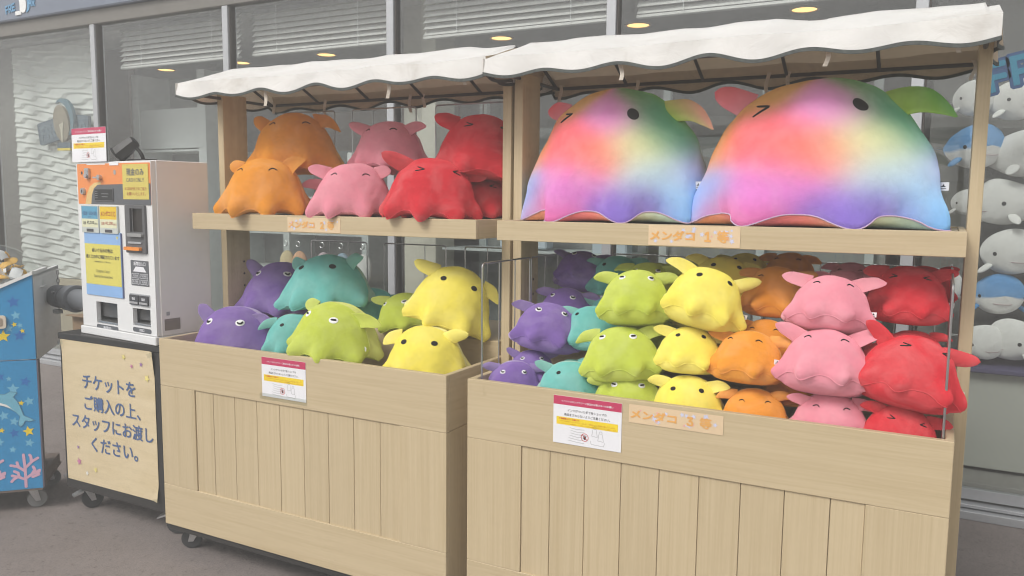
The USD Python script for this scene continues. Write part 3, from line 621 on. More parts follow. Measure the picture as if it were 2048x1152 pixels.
# ------------------------------------------------------------------ notices and prize signs
def pic_hands(cx, cy, s, fr, t, off):
    """the small line drawing: folded cloths, a crossed-out hand in a red ring, two people at a table"""
    g = [LineString([(cx - .060 + .004 * math.sin(k), cy + .020 - .008 * k), (cx - .035, cy + .017 - .008 * k), (cx - .012, cy + .019 - .0085 * k)]).buffer(.0006) for k in range(6)]
    for px, py, q in ((.022, .018, 1.0), (.042, .006, .9)):
        g += [Point(cx + px, cy + py + .012 * q).buffer(.0055 * q, 8).difference(Point(cx + px, cy + py + .012 * q).buffer(.0044 * q, 8)), LineString([(cx + px - .006, cy + py + .006), (cx + px - .009, cy + py - .014), (cx + px + .009, cy + py - .016), (cx + px + .006, cy + py + .006)]).buffer(.0006)]
    g += [LineString([(cx + .008, cy - .012), (cx + .012, cy - .022), (cx + .052, cy - .024), (cx + .055, cy - .012)]).buffer(.0006)]
    t.part('drawing', flat(unary_union(g), fr, off), M_inkgrey)
    ring = Point(cx - .010, cy - .004).buffer(.0125, 16).difference(Point(cx - .010, cy - .004).buffer(.0108, 16)).union(LineString([(cx - .018, cy + .004), (cx - .002, cy - .012)]).buffer(.0009))
    t.part('prohibition_mark', flat(ring, fr, off + .0004), M_redp)
    hand = unary_union([ell(cx - .010, cy - .007, .004, .0045)] + [LineString([(cx - .010 + .0022 * k, cy - .005), (cx - .010 + .0032 * k, cy + .003 - abs(k) * .0012)]).buffer(.0008) for k in (-1.5, -.5, .5, 1.5)])
    t.part('hand_mark', flat(hand, fr, off + .0002), M_ink)
def notice(fr, w, h, label, tape=False):
    t = Thing('paper_notice', fr.P(w / 2, 0), label, 'notice', 'pink headed notices')
    t.part('sheet', slab(sbox(0, 0, w, h), fr, .0005, .0008), M_paper)
    t.part('heading_band', flat(sbox(.0004, h * .815, w - .0004, h - .0004), fr, .0016), M_crimson)
    t.part('heading', flat(text_at('イベントスタンプラリーご参加のお客さまへのお願い', w / 2, h * .895, w=w * .76, bold=1), fr, .0020), M_paper)
    for g in (text_at('インクがついた手で各ショップの', w / 2, h * .715, w=w * .57, bold=1), text_at('商品をさわらないようご注意ください。', w / 2, h * .620, w=w * .67, bold=1)): t.part('lettering', flat(g, fr, .0016), M_ink)
    t.part('yellow_band', flat(sbox(w * .05, h * .40, w * .95, h * .56), fr, .0016), M_yellowp)
    t.part('small_print', flat(text_at('※保護者の方へお願い※', w * .24, h * .525, w=w * .30, bold=1), fr, .0020), M_redp)
    for g in (text_at('お子さまの手にインクがついていないか、ご確認のうえご参加をお願いいたします。', w * .51, h * .475, w=w * .80), text_at('インクがついている場合は、よく拭きとってからお進みいただきますようお願いします。', w * .51, h * .430, w=w * .84)): t.part('small_print', flat(g, fr, .0020), M_orangep)
    pic_hands(w * .52, h * .22, 1, fr, t, .0016)
    if tape: t.part('tape', slab(sbox(-.012, -.012, w + .004, .012), fr, .0024, .0003), M_acryl)
    return t
notice(Frame((.581, -.0004, .742), (1, 0, 0), (0, 0, 1)), .219, .152, 'pink headed white notice taped below the lime toy on the left wagon', True)
notice(Frame((1.806, -.0004, .748), (1, 0, 0), (0, 0, 1)), .224, .150, 'pink headed white notice on the right wagon front beside a prize sign')
M_signp = plain('prize_card', (.66, .50, .32), .5, var=.03); M_signo = plain('prize_orange', (.72, .37, .10), .5); M_signl = plain('prize_lilac', (.55, .56, .72), .5)
def prize(fr, w, h, txt, label, n):
    t = Thing('prize_sign', fr.P(w / 2, 0), label, 'sign', None)
    t.part('card', slab(sbox(0, 0, w, h), fr, .0005, .0006), M_signp)
    rng = random.Random(n)
    for k in range(20): t.part('star_print', flat(star(w * rng.uniform(.05, .95), h * rng.uniform(.2, .85), h * rng.uniform(.08, .18) * (1 if k < 15 else .6), rng.uniform(0, 1)), fr, .0014 + .00002 * k), M_signl if k < 15 else plain('prize_pink', (.72, .36, .33), .5))
    a, b = txt.split(' ')
    for g in (text_at(a, w * .27, h * .5, w=w * .50, h=h * .50, bold=3), text_at(b[0], w * .66, h * .49, h=h * .50, bold=3), text_at(b[1:], w * .82, h * .5, h=h * .58, w=w * .125, bold=2)): t.part('lettering', flat(g, fr, .0020), M_signo)
prize(Frame((.478 + .068, .1896, 1.362), (1, 0, 0), (0, 0, 1)), .268, .056, 'メンダコ 2等', 'prize sign メンダコ 2等 on the left wagon shelf edge', 1)
prize(Frame((2.033, .1896, 1.361), (1, 0, 0), (0, 0, 1)), .281, .062, 'メンダコ 1等', 'prize sign メンダコ 1等 below the rainbow toys', 2)
prize(Frame((2.052, -.0004, .845), (1, 0, 0), (0, 0, 1)), .278, .055, 'メンダコ 3等', 'prize sign メンダコ 3等 on the front of the right bin', 3)

# ------------------------------------------------------------------ octopus toys
COL = {'orange': ((.80, .33, .042), (.82, .45, .12)), 'pink': ((.76, .285, .355), (.78, .38, .43)), 'red': ((.64, .036, .05), (.64, .07, .08)), 'purple': ((.225, .135, .40), (.42, .34, .54)),
       'teal': ((.17, .50, .46), (.38, .58, .50)), 'lime': ((.53, .61, .085), (.64, .68, .20)), 'yellow': ((.86, .75, .12), (.88, .82, .30)), 'rainbow': ((.7, .5, .5), (.5, .45, .4))}
def _curve(p):
    p = np.array(p); q = np.concatenate([[0], np.cumsum(np.hypot(*np.diff(p, axis=0).T))]); q /= q[-1]
    return CubicSpline(q, p[:, 0], bc_type='natural'), CubicSpline(q, p[:, 1], bc_type='natural')
_round = _curve([(0, 1.0), (.2, .988), (.40, .945), (.58, .865), (.73, .755), (.85, .62), (.93, .48), (.98, .34), (1.0, .22), (.995, .11), (.965, 0.0)])
_bell = _curve([(0, 1.0), (.16, .990), (.32, .950), (.47, .875), (.60, .775), (.705, .655), (.785, .52), (.85, .385), (.90, .26), (.945, .14), (.98, .05), (1.0, 0.0)])
RAIN = [(15, .80, (240, 140, 215)), (-25, .58, (255, 95, 110)), (0, .47, (255, 125, 95)), (38, .55, (240, 238, 170)), (54, .74, (40, 152, 108)), (68, .58, (45, 165, 125)), (40, .97, (95, 160, 70)), (-35, .98, (225, 165, 60)), (100, .78, (110, 190, 90)),
        (-70, .50, (240, 150, 50)), (-15, .28, (235, 130, 220)), (-42, .06, (235, 95, 175)), (32, .10, (135, 100, 215)), (68, .20, (150, 215, 255)), (85, .05, (95, 185, 255)), (82, .36, (185, 185, 255)), (45, .34, (205, 232, 240)),
        (-80, .08, (125, 205, 252)), (-62, .22, (150, 185, 250)), (-100, .6, (235, 190, 80)), (150, .8, (200, 190, 110)), (150, .3, (180, 200, 170)), (-150, .8, (220, 150, 120)), (-150, .3, (200, 180, 220)), (115, .4, (150, 160, 120))]
def rainbow(phi, z):
    w = []; c = []
    for p, q, rgb in RAIN:
        d = (np.degrees(phi) - p + 180) % 360 - 180
        w.append(np.exp(-((d / 21) ** 2 + ((z - q) / .145) ** 2) * .9) + 1e-7); c.append(lin(*rgb))
    w = np.array(w); c = np.array(c)
    return np.einsum('k...,kc->...c', w, c) / w.sum(0)[..., None] * .84 + .085
def octopus(key, color, x, y, z, R, hr, yaw_d, tilt_d, roll_d, label, sx=1.0, sy=1.0, group=None, legdrop=.0, legout=.19, ear=(1.0, 0.0), tagside=0, seed=0, nleg=8, puff=.05, scal=.085, ears=None, bell=.25):
    rng = np.random.default_rng(1000 + seed); h = hr * R
    base, back = COL[color]
    big = color == 'rainbow'
    nth, nt, nu = (128, 40, 14) if big else (96, 30, 10)
    a, b, c = math.radians(yaw_d), math.radians(roll_d), math.radians(-tilt_d)
    Rz = np.array([[math.cos(a), -math.sin(a), 0], [math.sin(a), math.cos(a), 0], [0, 0, 1]]); Ry = np.array([[math.cos(b), 0, math.sin(b)], [0, 1, 0], [-math.sin(b), 0, math.cos(b)]]); Rx = np.array([[1, 0, 0], [0, math.cos(c), -math.sin(c)], [0, math.sin(c), math.cos(c)]])
    ROT = Rz @ Ry @ Rx; piv = np.array([0, 0, h / 2]); o = np.array([x, y, z + h / 2])
    tr = lambda q: (np.asarray(q) - piv) @ ROT.T + o
    wob = rng.uniform(-1, 1, 8); lj = rng.uniform(-.5, .5, nleg); 
    def leg(phi):
        L = np.zeros_like(phi)
        for k in range(nleg):
            p0 = (k + .5) * 2 * PI / nleg + .10 * lj[k]; d = (phi - p0 + PI) % (2 * PI) - PI
            L = np.maximum(L, (.5 + .5 * np.cos(np.clip(d * nleg * .95, -PI, PI))) ** 1.9 * (1 + .25 * lj[k]))
        return L
    _sr, _sz = (lambda q: bell * _bell[0](q) + (1 - bell) * _round[0](q)), (lambda q: bell * _bell[1](q) + (1 - bell) * _round[1](q))
    def surf(phi, t):
        """phi: 0 = face, + = viewer's right; t: 0 apex .. 1 rim"""
        rho, zz = _sr(t), _sz(t)
        w = np.clip((t - .72) / .28, 0, 1) ** 1.5; L = leg(phi)
        lw = np.interp(t, [.66, .76, .85, .92, .96, 1.0], [0, .14, .55, 1.0, .98, .62] if not big else [0, .08, .28, .58, .78, .95])
        rho = rho * (1 + legout * L * 1.15 * lw - .03 * w * (1 - L)) * (1 + .025 * wob[0] * np.cos(2 * phi + wob[1] * 3) + .02 * wob[2] * np.cos(3 * phi + wob[3] * 3))
        zz = zz + w * (scal * (1 - L) - legdrop * L)
        X = rho * np.sin(phi) * R * sx; Y = -rho * np.cos(phi) * R * sy
        P = np.stack([X + .03 * R * wob[4] * zz ** 2, Y + .04 * R * wob[5] * zz ** 2, zz * h], -1)
        q = P / R * 2.3 + seed * 3.7
        d = (meshkit.noise(q, 1) - .5) * .065 + (meshkit.noise(q * 2.6, 2) - .5) * .026 + (meshkit.noise(q * 6.1, 6) - .5) * .006
        crease = (meshkit.noise(np.stack([phi * 9, t * 3, phi * 0 + seed], -1), 4) - .5) * .055 * w
        return P * (1 + (d + crease)[..., None] * np.array([1, 1, .5]))
    phi = np.linspace(-PI, PI, nth + 1)[:-1]; t = np.linspace(0.0, 1, nt) ** .9
    PH, TT = np.meshgrid(phi, t, indexing='ij'); S = surf(PH, TT)
    rim = S[:, -1]; ctr = np.array([0, 0, .035 * h])
    un = []
    for q in np.linspace(0, 1, nu)[1:]:
        kq = min(1, q / .22); rr0 = np.hypot(rim[:, 0] / sx, rim[:, 1] / sy); rb = np.minimum(rr0, R * .93); p = rim * np.array([1, 1, 0]) * ((rr0 * (1 - kq) + rb * kq) / rr0)[:, None] * math.sqrt(max(0, 1 - q ** 2.4)); bulge = -puff * R * q ** .8
        zz = rim[:, 2] * (1 - q) ** 1.6 + ctr[2] * (1 - (1 - q) ** 1.6) + bulge
        p[:, 2] = zz; un.append(p)
    allP = np.concatenate([S, np.stack(un, 1)], 1)
    if big:
        zc = np.concatenate([_sz(TT), np.broadcast_to(np.linspace(.0, .0, nu - 1), (nth, nu - 1))], 1)
        pc = np.broadcast_to(phi[:, None], zc.shape)
        col = rainbow(pc, zc)
        uc = rainbow(pc[:, nt:] * 1.0, .47 + 0 * zc[:, nt:]); col = np.array(col); col[:, nt:] = np.minimum(uc * 1.12, .95)
        bk = (np.abs(pc) > 1.9) & (np.arange(zc.shape[1]) < nt)[None]
    else:
        f = np.clip((np.abs(np.broadcast_to(phi[:, None], allP.shape[:2])) - 1.58) / .05, 0, 1)
        f[:, nt:] = .15
        col = np.array(base) * (1 - f[..., None]) + np.array(back) * f[..., None]
    T = Thing('octopus_plush', (x, y, z), label, 'soft toy', group)
    g = grid(tr(allP), flip=False, close_u=True)
    if np.cross(*(g.triangles[5][1:] - g.triangles[5][0])) @ (g.triangles[5].mean(0) - o) < 0: pass
    bp = T.part('body', g, M_plush, smooth=True, color=col.reshape(-1, 3))
    sm = tr(np.vstack([rim, rim[:2]]) * np.array([1.004, 1.004, 1]) - [0, 0, .004 * R]); T.part('seam', tube(sm, max(.0014, .010 * R) if not big else .0022, 5, cap=False), M_plush, smooth=True, color=np.tile(np.minimum(np.array(base if not big else (.55, .40, .55)) * .95 + .02, 1), (len(sm) * 5, 1)))
    if not big:
        tt_ = np.linspace(.02, .97, 24); arc = np.concatenate([surf(np.full(24, -1.6), tt_)[::-1], surf(np.full(24, 1.6), tt_)]); T.part('seam', tube(tr(arc), max(.0012, .008 * R), 5, cap=False), M_plush, smooth=True, color=np.tile(np.minimum(np.array(back) * .95 + .03, 1), (len(arc) * 5, 1)))
    # surface decals (stitched eyes)
    def decal(phi0, t0, P2, off):
        e = 1e-3; Su = (surf(np.array([phi0 + e]), np.array([t0])) - surf(np.array([phi0 - e]), np.array([t0])))[0] / (2 * e); Sv = (surf(np.array([phi0]), np.array([t0 + e])) - surf(np.array([phi0]), np.array([t0 - e])))[0] / (2 * e)
        p = np.asarray(P2, float); ph = phi0 + p[..., 0] / np.linalg.norm(Su); tt = t0 - p[..., 1] / np.linalg.norm(Sv)
        e2 = 2e-3; A = surf(ph + e2, tt) - surf(ph - e2, tt); B = surf(ph, tt - e2) - surf(ph, tt + e2); N = np.cross(A, B); N /= np.linalg.norm(N, axis=-1, keepdims=True)
        return tr(surf(ph, tt) + N * off)
    def disc(phi0, t0, ra, rb, off, rot=0):
        an = np.linspace(0, 2 * PI, 25)[:-1]; rr = np.array([1e-3, .4, .75, 1.0, 1.0]); P2 = np.stack([rr[None] * ra * np.cos(an)[:, None], rr[None] * rb * np.sin(an)[:, None]], -1)
        cr, sr_ = math.cos(rot), math.sin(rot); P2 = np.stack([P2[..., 0] * cr - P2[..., 1] * sr_, P2[..., 0] * sr_ + P2[..., 1] * cr], -1)
        return grid(decal(phi0, t0, P2, np.array([off, off, off, off * .7, -.002])[None, :, None]), close_u=True)
    def stroke(phi0, t0, pts, w, off):
        L = LineString(pts); q = np.array([L.interpolate(s, True).coords[0] for s in np.linspace(0, 1, 18)])
        tg = np.gradient(q, axis=0); tg /= np.linalg.norm(tg, axis=1, keepdims=True); nn = np.stack([-tg[:, 1], tg[:, 0]], 1)
        ww = w * np.sqrt(np.clip(1 - np.linspace(-1, 1, 18) ** 6, .12, 1))
        P2 = np.stack([q + nn * (ww * k)[:, None] for k in (1.1, 1, 0, -1, -1.1)], 1)
        return grid(decal(phi0, t0, P2, np.array([-.001, off, off * 1.2, off, -.001])[None, :, None]), flip=True)
    te = .46; es = R * .085
    for s in (-1, 1):
        p0 = s * .60
        if color in ('teal', 'yellow'):
            T.part('eye', disc(p0, te, es * .95, es * .80, .0016, 0), M_thread, smooth=True)
        elif color in ('purple', 'lime'):
            k = T.part('eye', disc(p0, te, es * 1.25, es * 1.0, .0014), M_eyewhite, smooth=True)
            if color == 'purple': T.part('eyelid', stroke(p0, te, [(es * .75 * q, -es * (.38 - .55 * q * q)) for q in np.linspace(-1, 1, 9)], es * .22, .0045), M_thread, smooth=True, under=k)
            else: T.part('eyelid', stroke(p0, te, [(-es * .75, 0), (es * .75, 0)], es * .22, .0045), M_thread, smooth=True, under=k)
        elif color in ('orange', 'pink'):
            T.part('eye', stroke(p0, te, [(es * 1.15 * q, es * (.45 - .75 * q * q)) for q in np.linspace(-1, 1, 9)], es * .13, .002), M_thread, smooth=True)
        elif color == 'red':
            T.part('eye', stroke(p0, te, [(-s * -es * 1.2 * q2, es * q3) for q2, q3 in ((1, .75), (-1, 0), (1, -.75))], es * .13, .002), M_thread, smooth=True)
        else:
            if s > 0: T.part('eye', disc(p0 + .0, te, es * .72, es * .80, .0022), M_thread, smooth=True)
            else: T.part('eye', stroke(p0 - .05, te, [(-es * .8, es * .55), (es * .9, es * .45), (-es * .2, -es * .9)], es * .11, .003), M_thread, smooth=True)
    # ears: soft pointed flaps
    el = R * (.66 if not big else .60) * ear[0]; ew = R * (.17 if not big else .115) * (.5 + .5 * ear[0]); eth = R * (.048 if not big else .03)
    for s in (-1, 1):
        p0, t0 = s * (1.42 + .12 * rng.uniform(-1, 1)), .43 + .03 * rng.uniform(-1, 1)
        e = 1e-3; B0 = surf(np.array([p0]), np.array([t0]))[0]
        Su = (surf(np.array([p0 + e]), np.array([t0])) - surf(np.array([p0 - e]), np.array([t0])))[0]; Sv = (surf(np.array([p0]), np.array([t0 - e])) - surf(np.array([p0]), np.array([t0 + e])))[0]
        Su /= np.linalg.norm(Su); Sv /= np.linalg.norm(Sv); N = np.cross(Su, Sv)
        el_up = ear[1] + rng.uniform(-.30, .30); sd = 0 if s < 0 else 1
        if ears: el_up = ears[sd][1]
        d = N + Sv * (-.62 + el_up); d /= np.linalg.norm(d); wx = Sv - d * (Sv @ d); wx /= np.linalg.norm(wx); th_ = np.cross(d, wx)
        twist = rng.uniform(-.35, .35); wx, th_ = wx * math.cos(twist) + th_ * math.sin(twist), th_ * math.cos(twist) - wx * math.sin(twist)
        droop = rng.uniform(.0, .65); curl = rng.uniform(.25, .8) * rng.choice([-1, 1, 1]) * .7 * (.3 + U2 * 1.0) if False else rng.uniform(.25, .8) * rng.choice([-1, 1, 1]) * .7
        if ears: droop, twist = ears[sd][2], twist
        EL = el * (ears[sd][0] if ears else 1)
        uu = np.linspace(0, 1, 16); an = np.linspace(0, 2 * PI, 21)[:-1]; U2, A2 = np.meshgrid(uu, an, indexing='ij')
        wid = ew * np.interp(U2, [0, .15, .4, .65, .82, .92, .97, 1], [1.12, 1.08, 1.0, .90, .68, .45, .26, .02]); tk = eth * np.interp(U2, [0, .3, .8, .95, 1], [.9, 1.1, .8, .5, .02])
        along = EL * (U2 - .14); vv = wid * np.cos(A2)
        bend = droop * U2 ** 1.6
        # bend downwards (world up of the toy) while going out
        dn = np.array([0, 0, -1.0]); dn = dn - d * (dn @ d); dn /= np.linalg.norm(dn) + 1e-9
        Pe = B0 + d * (along * np.cos(bend * .6))[..., None] + dn * (EL * .6 * bend * U2)[..., None] + wx * vv[..., None] + th_ * (tk * np.sin(A2) + curl * vv ** 2 / ew)[..., None]
        Pe = Pe * (1 + .02 * (meshkit.noise(Pe / R * 6 + seed, 7)[..., None] - .5))
        if big:
            m_ = np.clip(U2 * 1.1 + .25 * np.cos(A2), 0, 1)[..., None]; ca, cb = ((lin(238, 160, 175), lin(245, 120, 130)) if s < 0 else (lin(175, 205, 90), lin(232, 175, 150) if key == 'r1' else lin(110, 170, 80))); ec = np.array(ca) * (1 - m_) + np.array(cb) * m_
        else:
            li = np.where(np.sin(A2) * s < 0, .75, .35)[..., None]; ec = np.array(base) * (1 - li) + np.array(back) * li
        eg = grid(np.swapaxes(tr(Pe), 0, 1), flip=True, close_u=True)
        T.part('ear', eg, M_plush, smooth=True, color=np.swapaxes(ec, 0, 1).reshape(-1, 3))
    # sewn tag
    if not tagside: return T
    p0, t0 = tagside * 1.42, .86
    B0 = surf(np.array([p0]), np.array([t0]))[0]; B0 = B0 * .985; dN = np.array([math.sin(p0), -math.cos(p0), 0]); ts = .014 if not big else .024
    rx = dN * .9 + np.array([0, -.45, 0]); rx /= np.linalg.norm(rx); up = np.array([0, 0, 1.0])
    fr = Frame(tr([B0 - rx * .004])[0], ROT @ rx * (1 if tagside > 0 else -1), ROT @ up)
    xa_, xb_ = (0, ts * 1.6) if tagside > 0 else (-ts * 1.6, 0)
    tp = T.part('tag', slab(sbox(xa_, 0, xb_, ts), fr, 0, .0012), M_tag)
    xm = (xa_ + xb_) / 2 + .002 * tagside
    T.part('print', flat(unary_union([Polygon([(xm - ts * .4, ts * .45), (xm + ts * .4, ts * .45), (xm + ts * .15, ts * .58), (xm + ts * .08, ts * .85), (xm - ts * .05, ts * .62)]), sbox(xm - ts * .4, ts * .2, xm + ts * .4, ts * .28)]), fr, .0016), M_ink, under=tp)
    return T
S2, B2, S1, B3 = 'toys on the left wagon shelf', 'toys in the left wagon bin', 'rainbow toys on the right wagon shelf', 'toys stacked in the right wagon bin'
